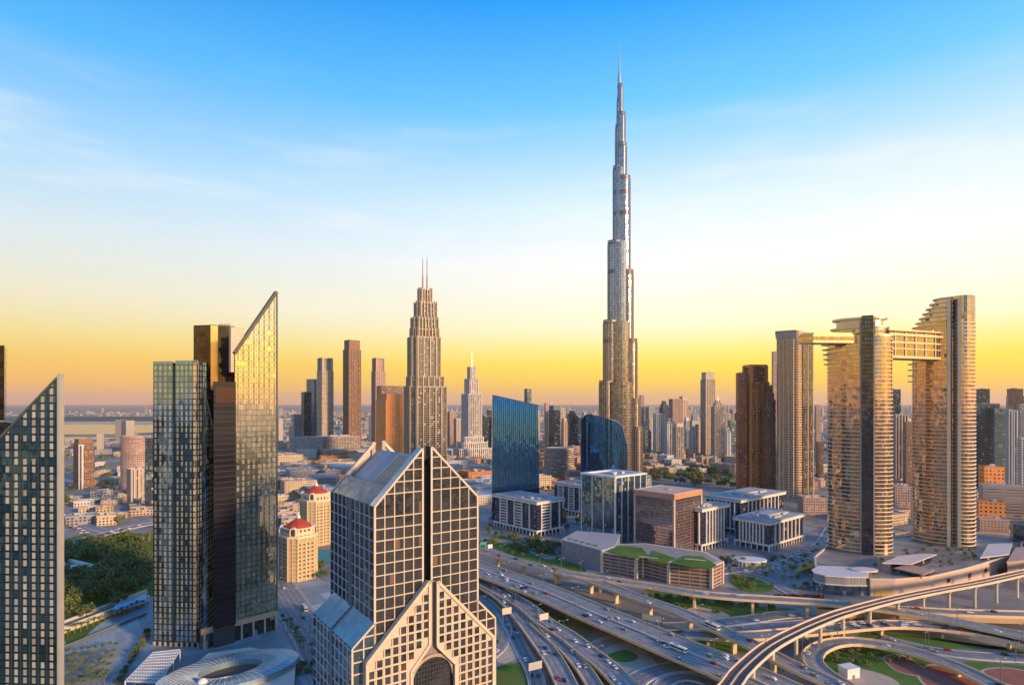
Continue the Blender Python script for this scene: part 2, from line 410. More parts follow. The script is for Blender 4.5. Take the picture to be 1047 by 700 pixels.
def watermat():
    m, t, p = newmat('water'); d = D(t); pos = d.pos()
    p.inputs['Base Color'].default_value = (.05, .10, .11, 1); p.inputs['Roughness'].default_value = .12; p.inputs['IOR'].default_value = 1.33
    b = t.nodes.new('ShaderNodeBump'); b.inputs['Strength'].default_value = .25; b.inputs['Distance'].default_value = .5
    t.links.new(d.noise(pos, .15, 4), b.inputs['Height']); t.links.new(b.outputs[0], p.inputs['Normal']); return m
WATER = watermat()
PAVE = pavmat((.26, .26, .25)); PLAZA = pavmat((.30, .37, .40)); SAND = plain((.52, .42, .29), .9, 0, .25, .02)
REDSOIL = plain((.34, .12, .075), .9, 0, .3, .2); ASPH = plain((.10, .105, .11), .8, 0, .22, .05); TERRA = plain((.42, .25, .18), .8, 0, .2, .1)
FARGREEN = plain((.05, .075, .05), .9, 0, .4, .004)
sheet('water', [(0, 444), (0, 434.5), (40, 433.4), (160, 434), (300, 433.0), (330, 434), (190, 440), (120, 443.5)], .06, WATER)
sheet('water', [(0, 449.5), (0, 446.5), (80, 446.6), (135, 447.6), (70, 449.6)], .06, WATER)
sheet('ground_strip', [(0, 434.2), (0, 431), (300, 430.2), (300, 432.6)], .10, SAND)
sheet('far_woodland', [(0, 430.6), (0, 426.4), (90, 425.6), (300, 425.6), (480, 427), (300, 430)], .10, FARGREEN, 'stuff')
# city floor round the interchange and the towers
sheet('pavement', [(60, 700), (62, 640), (150, 610), (290, 590), (345, 590), (345, 760), (60, 760)], .04, PLAZA)
sheet('lawn', [(62, 650), (62, 553), (150, 545), (170, 560), (165, 600), (110, 632)], .07, LAWN)
sheet('pavement', [(480, 575), (480, 520), (580, 515), (760, 520), (850, 545), (850, 600), (600, 600)], .04, PAVE)
sheet('pavement', [(640, 640), (640, 600), (800, 600), (1047, 590), (1130, 640), (1130, 700), (900, 720), (700, 700)], .045, pavmat((.22, .205, .18)))
sheet('pavement', [(340, 760), (345, 590), (480, 570), (660, 610), (720, 760)], .045, pavmat((.24, .21, .18)))
sheet('lawn', [(505, 700), (507, 682), (533, 676), (541, 700)], .09, LAWN)
sheet('lawn', [(590, 650), (600, 642), (560, 624), (545, 615), (530, 612), (555, 640), (575, 652)], .09, LAWN)
sheet('lawn', [(606, 662), (632, 652), (660, 668), (672, 690), (650, 704), (635, 700)], .09, LAWN)
sheet('lawn', [(660, 607), (676, 600), (750, 616), (812, 622), (806, 628), (712, 627)], .09, LAWN)
sheet('lawn', [(640, 630), (685, 640), (745, 655), (770, 668), (725, 662), (690, 652)], .09, LAWN)
sheet('lawn', [(842, 672), (852, 664), (905, 660), (950, 676), (985, 692), (1010, 720), (850, 720), (840, 690)], .09, LAWN)
sheet('lawn', [(880, 652), (890, 646), (960, 652), (1000, 660), (1047, 668), (1047, 664), (960, 662), (920, 656)], .09, LAWN)
sheet('lawn', [(985, 680), (1000, 676), (1060, 684), (1060, 704), (1030, 702)], .09, LAWN)
sheet('lawn', [(500, 553), (520, 549), (570, 566), (600, 584), (560, 578), (520, 566)], .09, LAWN)
sheet('lawn', [(745, 590), (765, 588), (790, 602), (770, 606), (752, 600)], .09, LAWN)
sheet('planted_bed', [(905, 672), (925, 671), (950, 688), (935, 690), (915, 684)], .14, REDSOIL)
sheet('planted_bed', [(955, 680), (990, 690), (1012, 706), (960, 706), (940, 690)], .14, REDSOIL)
sheet('planted_bed', [(1006, 686), (1030, 683), (1060, 690), (1060, 700), (1030, 699)], .14, REDSOIL)
for bd in ([(905, 672), (925, 671), (950, 688), (935, 690), (915, 684)], [(955, 680), (990, 690), (1012, 706), (960, 706), (940, 690)], [(1006, 686), (1030, 683), (1060, 690), (1060, 700), (1030, 699)], [(606, 662), (632, 652), (660, 668), (672, 690), (650, 704), (635, 700)]):
    mx_, my_ = sum(p[0] for p in bd) / len(bd), sum(p[1] for p in bd) / len(bd)
    sheet('path', [(mx_ + (a - mx_) * 1.1, my_ + (b - my_) * 1.1) for a, b in bd], .115 if bd[0][0] > 700 else .08, SAND)
sheet('path', [(862, 690), (875, 683), (905, 690), (920, 700), (905, 706), (880, 704)], .12, SAND)
sheet('path', [(532, 640), (540, 646), (552, 672), (562, 690), (548, 690), (538, 664)], .12, TERRA)
sheet('path', [(508, 660), (520, 655), (533, 672), (508, 682)], .12, SAND)
sheet('path', [(597, 660), (632, 650), (640, 654), (604, 668)], .12, TERRA)
sheet('path', [(620, 668), (640, 663), (655, 672), (642, 678), (626, 676)], .13, SAND)
sheet('path', [(622, 669), (640, 664.2), (653, 671.5), (642, 676.8), (627, 675)], .16, LAWN)
sheet('path', [(700, 627), (710, 620), (740, 626), (745, 632), (715, 632)], .12, SAND)
sheet('path', [(575, 640), (590, 634), (606, 640), (600, 652), (584, 652)], .12, plain((.26, .20, .08), .9, 0, .3, .2))

# ------------------------------------------------------------------ roads
def crom(P, step=7.0):
    P = [Vector(p) for p in P]; P = [P[0] * 2 - P[1]] + P + [P[-1] * 2 - P[-2]]; out = []
    for i in range(1, len(P) - 2):
        a, b, c, d_ = P[i - 1:i + 3]; n = max(2, int((c - b).length / step))
        for k in range(n):
            t = k / n; out.append(.5 * ((2 * b) + (c - a) * t + (2 * a - 5 * b + 4 * c - d_) * t * t + (3 * b - a - 3 * c + d_) * t ** 3))
    out.append(P[-2]); return out
def path_px(pts, z=0):
    q = []
    for p in pts:
        zz = p[2] if len(p) > 2 else z
        q.append(G(p[0], p[1], zz))
    return crom(q)
def sides(path, o):
    out = []
    for i, p in enumerate(path):
        d_ = path[min(i + 1, len(path) - 1)] - path[max(i - 1, 0)]; n = Vector((d_.y, -d_.x, 0)).normalized(); out.append(p + n * o)
    return out
def strip(m, A, B, za=0, zb=0, flip=False):
    v = 0
    for i in range(len(A) - 1):
        L = (A[i + 1] - A[i]).length; w = (B[i] - A[i]).length
        q = [A[i] + Vector((0, 0, za)), B[i] + Vector((0, 0, zb)), B[i + 1] + Vector((0, 0, zb)), A[i + 1] + Vector((0, 0, za))]
        uv = [(0, v), (w, v), (w, v + L), (0, v + L)]
        if flip: q = q[::-1]; uv = uv[::-1]
        m.face(q, uv); v += L
    return m
ROADS = {}
RZ = [0]
def road(key, pts, w, lanes, z=.42, kerb=True):
    RZ[0] += 1; z += .012 * RZ[0]
    path = path_px(pts, 0); L, Rr = sides(path, -w / 2), sides(path, w / 2)
    m = strip(M(), L, Rr, z, z); tag(m.build('road', roadmat(w, lanes), merge=True), kind='structure')
    if kerb:
        k = M()
        for s in (-1, 1):
            a, b = sides(path, s * (w / 2)), sides(path, s * (w / 2 + .6))
            if s > 0: strip(k, a, b, z + .16, z + .16); strip(k, a, a, z + .16, z - .2)
            else: strip(k, b, a, z + .16, z + .16); strip(k, a, a, z - .2, z + .16)
            strip(k, b, b, z + .16 if s > 0 else 0, 0 if s > 0 else z + .16)
        tag(k.build('kerb', LCONC), kind='structure')
    ROADS[key] = ([p + Vector((0, 0, z)) for p in path], w, lanes)
def flyover(key, label, pts, w, lanes, z=9.0, depth=1.9, pier=38, base=(.27, .258, .24), median=False, mat=None, pierw=None, skip=()):
    path = path_px(pts, z); t = T('flyover', label, 'flyover', (path[len(path) // 2].x, path[len(path) // 2].y, 0))
    hw = w / 2
    ol, orr = sides(path, -hw - .55), sides(path, hw + .55); il, ir = sides(path, -hw), sides(path, hw)
    bl, br = sides(path, -hw * .62), sides(path, hw * .62)
    d_ = M()
    # hull of the deck: fascia, sloping soffit
    strip(d_, ol, ol, -.9, .0); strip(d_, orr, orr, .0, -.9)
    strip(d_, bl, ol, -depth, -.9); strip(d_, orr, br, -.9, -depth); strip(d_, br, bl, -depth, -depth)
    strip(d_, ol, orr, -.02, -.02)
    for e in (0, -1):
        q = [ol[e], orr[e], orr[e] - Vector((0, 0, .9)), br[e] - Vector((0, 0, depth)), bl[e] - Vector((0, 0, depth)), ol[e] - Vector((0, 0, .9))]
        d_.face(q if e else q[::-1])
    d_.build('deck', mat or CONC, t)
    strip(M(), il, ir, .05, .05).build('carriageway', roadmat(w, lanes, base), t, merge=True)
    for a, b in ((ol, il), (ir, orr)):
        b_ = M(); strip(b_, a, b, 1.0, 1.0); strip(b_, a, a, -.02, 1.0); strip(b_, b, b, 1.0, -.02); b_.build('barrier', mat or CONC, t)
    if median:
        a, b = sides(path, -.5), sides(path, .5)
        b_ = M(); strip(b_, a, b, .9, .9); strip(b_, a, a, .06, .9); strip(b_, b, b, .9, .06); b_.build('median_barrier', LCONC, t)
    if pier:
        acc = pier * .5; L = 0
        for i in range(len(path) - 1):
            seg = path[i + 1] - path[i]; L += seg.length
            if L > acc:
                acc += pier; c = path[i]
                if c.z < 4: continue
                u = Vector((seg.y, -seg.x)).normalized(); pw = pierw or min(2.2, w * .14)
                pm = M(); pm.obox(c, u, pw, .9, 0, c.z - depth - 2.2)
                # flared head
                a0 = rect(0, 0, 1, 1); n = Vector((-u.y, u.x)); cc = Vector((c.x, c.y))
                lo = [cc - u * pw - n * .9, cc + u * pw - n * .9, cc + u * pw + n * .9, cc - u * pw + n * .9]
                hi = [cc - u * hw * .6 - n * 1.1, cc + u * hw * .6 - n * 1.1, cc + u * hw * .6 + n * 1.1, cc - u * hw * .6 + n * 1.1]
                z0, z1 = c.z - depth - 2.2, c.z - depth + .1
                for k in range(4):
                    j = (k + 1) % 4; pm.face([(*lo[k], z0), (*lo[j], z0), (*hi[j], z1), (*hi[k], z1)])
                pm.build('pier', mat or CONC, t)
    ROADS[key] = ([p + Vector((0, 0, .06)) for p in path], w, lanes)
    return t, path
# ground level roads
road('southwest avenue', [(262, 560), (285, 598), (300, 622), (322, 655), (345, 700)], 26, 6)
road('loop slip', [(490, 609), (505, 624), (514, 640), (512, 656), (500, 670), (480, 680)], 11, 2)
road('service slip', [(514, 626), (524, 645), (534, 665), (546, 688), (552, 715)], 9, 2)
road('city street', [(500, 552), (530, 556), (560, 570), (580, 566), (560, 560), (585, 552)], 8, 2)
road('underpass street', [(620, 640), (700, 640), (760, 634), (812, 628), (900, 630)], 14, 3)
road('underpass street b', [(700, 652), (760, 643), (830, 637), (880, 634), (960, 641), (1060, 650)], 13, 3)
road('frontage road', [(900, 652), (946, 663.5), (991, 670), (1060, 674)], 12, 3)
road('plaza street', [(700, 590), (742, 584), (780, 580), (812, 572), (840, 556), (850, 540)], 14, 3)
road('plaza street b', [(742, 584), (776, 590), (800, 602), (815, 610)], 9, 2)
road('park road', [(60, 556), (88, 551), (110, 545), (150, 536), (190, 532)], 16, 4)
road('park road b', [(60, 527), (80, 532), (100, 541), (118, 544)], 14, 4)
road('junction slip', [(640, 715), (646, 700), (660, 690), (690, 682), (720, 684), (745, 696), (760, 715)], 13, 3)
road('junction slip b', [(672, 715), (680, 698), (700, 692), (725, 698), (735, 715)], 9, 2)
# raised roads, lowest first
flyover('approach', 'flyover approach curving from beside the gabled tower towards the camera edge', [(470, 588, 3), (490, 596.5, 3.5), (513, 610, 4), (531, 628, 4), (553, 656.5, 4), (568, 678, 4), (582, 706, 4)], 11.5, 3, z=4, pier=0)
flyover('wide slip', 'low slip road with many cars running beside the wide dual carriageway', [(480, 586, 4), (507, 602, 4.5), (535, 617.5, 5), (557.5, 636, 5), (580, 649.5, 5), (602, 667, 5), (622, 682.5, 5), (646, 706, 5)], 13, 3, z=5, pier=0)
flyover('narrow slip', 'narrow slip ramp splitting from the low slip road with red median', [(548, 637, 4.4), (561, 649, 4.3), (580, 665, 4.2), (597, 684, 4.2), (610, 704, 4)], 8.5, 2, z=4, pier=0)
flyover('jam ramp', 'curved flyover ramp packed with queued cars beyond the rail viaduct', [(700, 648, 6), (760, 650, 6.5), (826, 645, 7), (877, 640, 7), (911, 638, 7), (946, 639.5, 7), (980, 643, 7), (1014, 648.5, 7), (1050, 657, 7), (1090, 668, 7)], 13, 3, z=7, pier=42)
flyover('loop ramp', 'loop ramp bending round the round lawn with the red planted beds', [(1060, 722, 4), (1003, 693, 5), (980, 682, 5.2), (946, 669.5, 5.4), (911.5, 660.5, 5.5), (877, 655.5, 5.5), (852, 657, 5.5), (834, 665, 5.4), (831, 676, 5.2), (843, 688, 5), (862, 700, 4.6), (885, 716, 4)], 11, 2, z=5, pier=30)
flyover('main carriageway', 'wide dual carriageway flyover crossing in front of the lawns with city traffic', [(455, 567, 9), (490, 581, 9), (524, 593, 9), (562, 607, 9), (602, 624.5, 9), (646, 642.5, 9), (685, 659, 9), (730, 677, 9), (765, 692, 9), (800, 708, 9), (850, 732, 9)], 31, 8, z=9, pier=40, median=True)
flyover('diagonal ramp', 'straight diagonal ramp descending from the upper flyover under the rail viaduct', [(560, 580, 10.6), (597, 590.5, 10.9), (624, 600, 11), (650, 610, 11), (690, 623.5, 11), (730, 641, 11), (770, 659.5, 10.5), (800, 675.5, 10), (824, 686.5, 10), (852, 699, 10), (890, 716, 10)], 11.5, 3, z=11, pier=36)
flyover('upper flyover', 'upper flyover sweeping past the podium with the grass roof', [(450, 551, 10.5), (493, 563.5, 11), (524, 572, 11.2), (568.6, 583.5, 11.3), (597, 588.5, 11.4), (624, 592.5, 11.5), (670, 599.5, 11.5), (710, 606, 11.5), (750, 610, 11.5), (800, 613, 11.5), (850, 616.5, 11.5), (900, 622, 11), (950, 630, 10.5), (980, 636, 10), (1014, 643, 10), (1050, 651, 10), (1090, 661, 10)], 12, 3, z=11, pier=40)
flyover('far flyover', 'beige walled flyover running below the hotel podium towards the car park', [(840, 624, 7), (880, 622, 7.5), (930, 623.5, 8), (980, 626, 8), (1047, 628, 8), (1100, 629, 8)], 12, 3, z=8, depth=5.5, pier=0)
flyover('mall flyover', 'grey flyover beside the cream tower with the red dome', [(250, 458, 12), (283, 487, 12), (300, 497, 12), (325, 514, 12), (350, 530, 12), (380, 552, 12)], 12, 3, z=12, pier=40)
flyover('rail side flyover', 'second grey flyover behind the shopping district walls', [(250, 468, 10), (283, 479, 11), (297, 484, 11), (315, 493, 11), (340, 500, 11), (380, 512, 11)], 10, 2, z=11, pier=40)
# metro viaduct
path = path_px([(722, 724), (746, 701.5), (754, 690), (770, 674), (790, 658.5), (820, 643), (850, 630.5), (870, 624), (911.5, 613), (957, 603.5), (1003, 595), (1046, 585.5), (1100, 574)], 19)
t = T('metro_viaduct', 'curved metro rail viaduct on white piers with brown track bed', 'viaduct', (path[30].x, path[30].y, 0))
hw = 5.0
ol, orr, bl, br = sides(path, -hw), sides(path, hw), sides(path, -2.2), sides(path, 2.2)
d_ = M(); strip(d_, ol, ol, -.7, 1.0); strip(d_, orr, orr, 1.0, -.7); strip(d_, bl, ol, -2.2, -.7); strip(d_, orr, br, -.7, -2.2); strip(d_, br, bl, -2.2, -2.2)
i1, i2 = sides(path, -hw + .5), sides(path, hw - .5)
strip(d_, ol, i1, 1.0, 1.0); strip(d_, i2, orr, 1.0, 1.0); strip(d_, i1, i1, 1.0, 0); strip(d_, i2, i2, 0, 1.0)
d_.build('deck', plain((.66, .52, .38), .7), t)
strip(M(), i1, i2, .04, .04).build('track_bed', plain((.20, .115, .085), .9, 0, .3, .3), t)
for o in (-2.7, -1.2, 1.2, 2.7):
    a, b = sides(path, o - .09), sides(path, o + .09); r_ = M(); strip(r_, a, b, .24, .24); strip(r_, a, a, .05, .24); strip(r_, b, b, .24, .05); r_.build('rail', plain((.32, .25, .2), .4, .6), t)
a, b = sides(path, -.35), sides(path, .35); r_ = M(); strip(r_, a, b, .7, .7); strip(r_, a, a, .05, .7); strip(r_, b, b, .7, .05); r_.build('walkway', plain((.60, .46, .34), .7), t)
L = 0; acc = 12
for i in range(len(path) - 1):
    seg = path[i + 1] - path[i]; L += seg.length
    if L > acc:
        acc += 30; c = path[i]; p_ = M(); c2 = Vector((c.x, c.y))
        fp = ell(c.x, c.y, 1.15, 1.15, 14); p_.prism(fp, 0, c.z - 4.2)
        hi = ell(c.x, c.y, 2.3, 2.3, 14)
        for k in range(14):
            j = (k + 1) % 14; p_.face([(*fp[k], c.z - 4.2), (*fp[j], c.z - 4.2), (*hi[j], c.z - 2.1), (*hi[k], c.z - 2.1)])
        p_.build('pier', plain((.58, .48, .36), .7), t)
# ================================================================== landmark towers
class Plane:
    """vertical plane through P0 (xy) with heading u; t metres along, z up, d metres behind"""
    def __init__(s, P0, a):
        s.P0 = Vector(P0); a = R(a); s.u = Vector((math.cos(a), math.sin(a))); s.v = Vector((-s.u.y, s.u.x))
    def t(s, px):
        k = (px - CX) / F; return (k * s.P0.y - s.P0.x) / (s.u.x - k * s.u.y)
    def tz(s, px, py):
        t = s.t(px); return (t, PZ(py, s.P0.y + s.u.y * t))
    def p(s, t, z, d=0):
        q = s.P0 + s.u * t + s.v * d; return Vector((q.x, q.y, z))
    def back(s, px):
        """how far behind P0 (along v) the column px lies"""
        k = (px - CX) / F; return (k * s.P0.y - s.P0.x) / (s.v.x - k * s.v.y)
    def ext(s, m, poly, d0, d1, front=True, back=True, skip=()):
        n = len(poly)
        if front: m.face([s.p(t, z, d0) for t, z in poly], list(poly))
        if back: m.face([s.p(t, z, d1) for t, z in reversed(poly)], [(-t, z) for t, z in reversed(poly)])
        for i in range(n):
            if i in skip: continue
            a, b = poly[i], poly[(i + 1) % n]
            if abs(a[0] - b[0]) < .01: uv = [(d0, a[1]), (d1, a[1]), (d1, b[1]), (d0, b[1])]
            else: uv = [(d0, a[0]), (d1, a[0]), (d1, b[0]), (d0, b[0])]
            m.face([s.p(*a, d0), s.p(*a, d1), s.p(*b, d1), s.p(*b, d0)], uv)
        return m
    def boxtz(s, m, t0, t1, z0, z1, d0, d1):
        return s.ext(m, [(t0, z0), (t1, z0), (t1, z1), (t0, z1)], d0, d1)
def cuts(poly, val, axis):
    out = []
    for i in range(len(poly)):
        a, b = poly[i], poly[(i + 1) % len(poly)]
        if (a[axis] - val) * (b[axis] - val) < 0:
            f = (val - a[axis]) / (b[axis] - a[axis]); out.append(a[1 - axis] + (b[1 - axis] - a[1 - axis]) * f)
    out.sort(); return list(zip(out[::2], out[1::2]))
def inside(poly, t, z):
    r = False
    for i in range(len(poly)):
        a, b = poly[i], poly[(i + 1) % len(poly)]
        if (a[1] > z) != (b[1] > z) and t < (b[0] - a[0]) * (z - a[1]) / (b[1] - a[1]) + a[0]: r = not r
    return r
def gridbars(pl, m, poly, ts, zs, w, d0, dep, edge=None):
    for t in ts:
        for a, b in cuts(poly, t, 0): pl.boxtz(m, t - w / 2, t + w / 2, a, b, d0 - dep - .04, d0 + .1)
    for z in zs:
        for a, b in cuts(poly, z, 1): pl.boxtz(m, a, b, z - w / 2, z + w / 2, d0 - dep, d0 + .1)
    if edge:
        for i in range(len(poly)):
            a, b = poly[i], poly[(i + 1) % len(poly)]
            m.bar(pl.p(*a, d0 - dep / 2 - .07), pl.p(*b, d0 - dep / 2 - .07), edge, dep + .2, up=(-pl.v.x, -pl.v.y, 0))
def frange(a, b, s):
    out = []
    while a < b: out.append(a); a += s
    return out

# ---- gabled tower with the inverted V frame
def gabled_tower():
    Yc = 290; pl = Plane((PX(383, Yc), Yc), 35); T_ = pl.t(488); s = pl.back(338); z0 = 0
    t = T('gabled_tower', 'glass office tower with twin gabled peak, cream grid and inverted V front', 'tower', (*pl.p(T_ / 2, 0, s / 2).xy, 0))
    eL = pl.tz(383, 518)[1]; a1 = pl.tz(432, 458); a2 = pl.tz(441, 456.5); eR = pl.tz(488, 507)[1]; e = (eL + eR) / 2
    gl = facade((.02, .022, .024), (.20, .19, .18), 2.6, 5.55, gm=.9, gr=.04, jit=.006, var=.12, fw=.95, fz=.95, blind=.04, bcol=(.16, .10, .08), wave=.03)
    glb = facade((.02, .025, .03), (.20, .32, .40), 2.6, 5.55, gm=.9, gr=.04, jit=.006, var=.12, fw=.95, fz=.95, blind=.02, bcol=(.12, .13, .14), wave=.02)  # bluer copy of the front glass: the side's shade put into its colour
    crm = plain((.58, .49, .37), .55); crm_shaded = plain((.42, .48, .52), .55)  # side grid is the same cream with blue shade put into the colour
    lh = [(0, z0), (a1[0], z0), (a1[0], a1[1]), (0, e)]; rh = [(a2[0], z0), (T_, z0), (T_, e), (a2[0], a2[1])]
    th = 6.0
    m = M(); pl.ext(m, lh, 0, th, skip=(2,)); pl.ext(m, rh, 0, th, skip=(2,))
    mid = [(a1[0] - .5, z0), (a2[0] + .5, z0), (a2[0] + .5, a1[1] - 9), (a1[0] - .5, a1[1] - 9)]
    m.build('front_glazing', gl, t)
    m = M(); pl.ext(m, mid, 4.5, th + 2); m.build('front_recess', plain((.05, .055, .06), .35), t)
    # middle body: side walls, lower roof band, sunken roof
    tm = (a1[0] + a2[0]) / 2; zt = a1[1]; k = (zt - e) / a1[0]
    f = .34; q = a1[0] * f
    prof = [(0, z0), (T_, z0), (T_, e), (T_ - q, e + k * q), (T_ - q - .1, e + k * q - 4), (tm, zt - 5), (q + .1, e + k * q - 4), (q, e + k * q)]
    prof = [(0, z0), (T_, z0), (T_, e), (T_ - q, e + k * q), (T_ - q - .3, e + k * q - 3.5), (tm, zt - 4.5), (q + .3, e + k * q - 3.5), (q, e + k * q), (0, e)]
    m = M(); pl.ext(m, prof, th, s - 4, front=False, back=False, skip=(0, 2, 3, 4, 5, 6, 7)); pl.ext(m, [(0, z0), (T_, z0), (T_, e), (0, e)], s - 4, s, front=False)
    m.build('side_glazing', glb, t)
    rg = facade((.14, .22, .28), (.22, .46, .58), 3.0, 3.0, fw=.9, fz=.9, gm=.15, gr=.18, jit=.02, var=.2, blind=0, wm=.5, wr=.4)
    m = M(); pl.ext(m, prof, th, s - 4, front=False, back=False, skip=(0, 1, 3, 4, 5, 6, 8)); 
    for i in (7,):
        a, b = prof[7], prof[8]
        m.face([pl.p(*a, th), pl.p(*a, s - 4), pl.p(*b, s - 4), pl.p(*b, th)], [(th, 0), (s - 4, 0), (s - 4, 12), (th, 12)])
    a, b = prof[2], prof[3]; m.face([pl.p(*a, th), pl.p(*a, s - 4), pl.p(*b, s - 4), pl.p(*b, th)], [(th, 0), (s - 4, 0), (s - 4, 12), (th, 12)])
    m.build('roof_glazing', rg, t)
    m = M()
    for i in (3, 4, 5, 6):
        a, b = prof[i], prof[i + 1]; m.face([pl.p(*a, th), pl.p(*a, s - 4), pl.p(*b, s - 4), pl.p(*b, th)], [(th, a[0]), (s - 4, a[0]), (s - 4, b[0]), (th, b[0])])
    m.build('roof', facade((.38, .42, .45), (.34, .38, .41), 1.2, 40, fw=.8, fz=1, gm=0, gr=.5, jit=0, blind=0), t)
    m = M(); a, b = prof[6], prof[5]; lerp = lambda f_: (a[0] + (b[0] - a[0]) * f_, a[1] + (b[1] - a[1]) * f_ + .25)
    m.face([pl.p(*lerp(.1), th + 1.2), pl.p(*lerp(.92), th + 1.2), pl.p(*lerp(.92), th + 24), pl.p(*lerp(.1), th + 24)], [(0, 0), (20, 0), (20, 15), (0, 15)])
    m.build('roof_louvre', facade((.62, .42, .24), (.36, .20, .10), .9, 60, fw=.45, fz=1, gm=0, gr=.6, jit=0, blind=0), t)
    # gable copings: broad blue-grey metal bands on the slopes, cream at the edges
    cop = plain((.32, .44, .52), .3, .55)
    m = M()
    for A, B in (((0, e), a1), ((T_, e), a2)):
        m.face([pl.p(A[0], A[1] + .05, -.3), pl.p(B[0], B[1] + .05, -.3), pl.p(B[0], B[1] + .05, th + .2), pl.p(A[0], A[1] + .05, th + .2)][::(1 if A[0] == 0 else -1)])
    for A, B in (((0, e), a1), ((T_, e), a2)):
        m.face([pl.p(A[0], A[1], th + .2), pl.p(B[0], B[1], th + .2), pl.p(B[0], B[1] - 6, th + .2), pl.p(A[0], A[1] - .2, th + .2)])
    m.build('gable_coping', cop, t)
    # rear gable: open cream frame
    m = M()
    for A, B, C_, t0_, t1_ in (((0, e), a1, 1, 0, a1[0] - 1.5), ((T_, e), a2, -1, a2[0] + 1.5, T_)):
        pl.ext(m, [(A[0], A[1] - 3), (B[0], A[1] - 3), (B[0], B[1]), (A[0], A[1])][::C_], s - 1.2, s)
        m.bar(pl.p(A[0], A[1] - .6, s - 2.2), pl.p(B[0], B[1] - .6, s - 2.2), 2.0, 1.6)
        m.bar(pl.p(B[0] - .7 * C_, A[1] - 2, s - 2.2), pl.p(B[0] - .7 * C_, B[1], s - 2.2), 1.5, 2.0, up=(0, 1, 0))
    m.build('rear_gable', crm, t)
    # cream grid on the front, its blue-shaded copy on the sides
    nz = 5.55; zs = [e - i * nz for i in range(-5, 20)]; zs = [z for z in zs if z > 1]
    m = M(); tl = [a1[0] * i / 5 for i in range(1, 5)]; tr = [a2[0] + (T_ - a2[0]) * i / 5 for i in range(1, 5)]
    gridbars(pl, m, lh, tl, zs, .46, 0, .35, edge=1.0); gridbars(pl, m, rh, tr, zs, .46, 0, .35, edge=1.0)
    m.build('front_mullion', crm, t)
    m = M()
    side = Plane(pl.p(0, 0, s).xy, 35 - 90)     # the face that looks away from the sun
    half = [(0, z0), (s, z0), (s, e), (0, e)]
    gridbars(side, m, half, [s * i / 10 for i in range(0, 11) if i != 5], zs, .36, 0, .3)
    m.build('side_mullion', crm_shaded, t)
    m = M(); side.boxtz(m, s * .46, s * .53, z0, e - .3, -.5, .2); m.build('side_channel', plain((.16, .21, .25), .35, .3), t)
    m = M(); rs = Plane(pl.p(T_, 0, 0).xy, 35 + 90); gridbars(rs, m, half, [s * i / 10 for i in range(1, 10)], zs, .36, 0, .3); m.build('side_mullion', crm_shaded, t)
    # lower wings with glass lean-to roofs
    for pts, sgn in (([(360, None), (383, None), (383, 637), (360, 663)], 1), ([(488, None), (506, None), (506, 631), (488, 613.5)], -1)):
        poly = [(pl.t(a), 0.0) if b is None else pl.tz(a, b) for a, b in pts]
        w = T_ and M(); pl.ext(w, poly, 0.01, s * .92, skip=(2, 0, 1 if sgn > 0 else 3)); wing = w.build('wing', glb if sgn > 0 else gl, t)
        r_ = M(); A, B = poly[2], poly[3]
        for c0, c1 in ((.0, .47), (.53, 1)):
            r_.face([pl.p(*A, s * .92 * c0), pl.p(*A, s * .92 * c1), pl.p(*B, s * .92 * c1), pl.p(*B, s * .92 * c0)], [(s * c0, 0), (s * c1, 0), (s * c1, 15), (s * c0, 15)])
        r_.build('wing_roof', facade((.20, .34, .40), (.22, .48, .58), 4.6, 3.75, fw=.93, fz=.93, gm=.15, gr=.2, jit=.02, var=.15, blind=0, wm=.3), t)
        g = M(); g.face([pl.p(A[0], A[1] - .4, s * .92 * .47), pl.p(A[0], A[1] - .4, s * .92 * .53), pl.p(B[0], B[1] - .4, s * .92 * .53), pl.p(B[0], B[1] - .4, s * .92 * .47)]); g.build('roof_gutter', plain((.12, .16, .19), .4), t)
        zz = [z for z in zs if z < max(poly[2][1], poly[3][1])]
        fm = M(); gridbars(pl, fm, poly, [(poly[0][0] + poly[1][0]) / 2], zz, .62, 0, .35, edge=.9); fm.build('wing_mullion', crm, t)
        if sgn > 0:
            ws = Plane(pl.p(poly[0][0], 0, s * .92).xy, 35 - 90); hp = [(0, 0), (s * .92, 0), (s * .92, poly[3][1]), (0, poly[3][1])]
            fm = M(); gridbars(ws, fm, hp, [s * .92 * i / 10 for i in range(0, 11) if i != 5], zz, .55, 0, .3); fm.build('wing_mullion', crm_shaded, t)
            fm = M(); ws.boxtz(fm, s * .43, s * .49, 0, poly[3][1], -.5, .2); fm.build('side_channel', plain((.16, .21, .25), .35, .3), t)
    # inverted V of square windows in front
    dv = -4.0
    zg = lambda px: (pl.t(px), 0.0)
    L_ = [zg(372), zg(417), pl.tz(417, 683), pl.tz(435.5, 656), pl.tz(435.5, 592), pl.tz(372, 675)]
    R_ = [zg(462), zg(500), pl.tz(500, 648), pl.tz(443.5, 592), pl.tz(443.5, 657), pl.tz(462, 675)]
    dk = plain((.03, .033, .038), .3)
    wl_ = M()
    for P_ in (L_, R_): pl.ext(wl_, P_, dv, -.02)
    wl_.build('v_frame', plain((.54, .455, .34), .6), t)
    bars = M(); wg = facade((.02, .02, .02), (.20, .20, .20), 3.2, 3.7, fw=1, fz=1, gm=.9, gr=.05, jit=.05, var=.5, blind=.06, bcol=(.12, .05, .04))
    n = 0
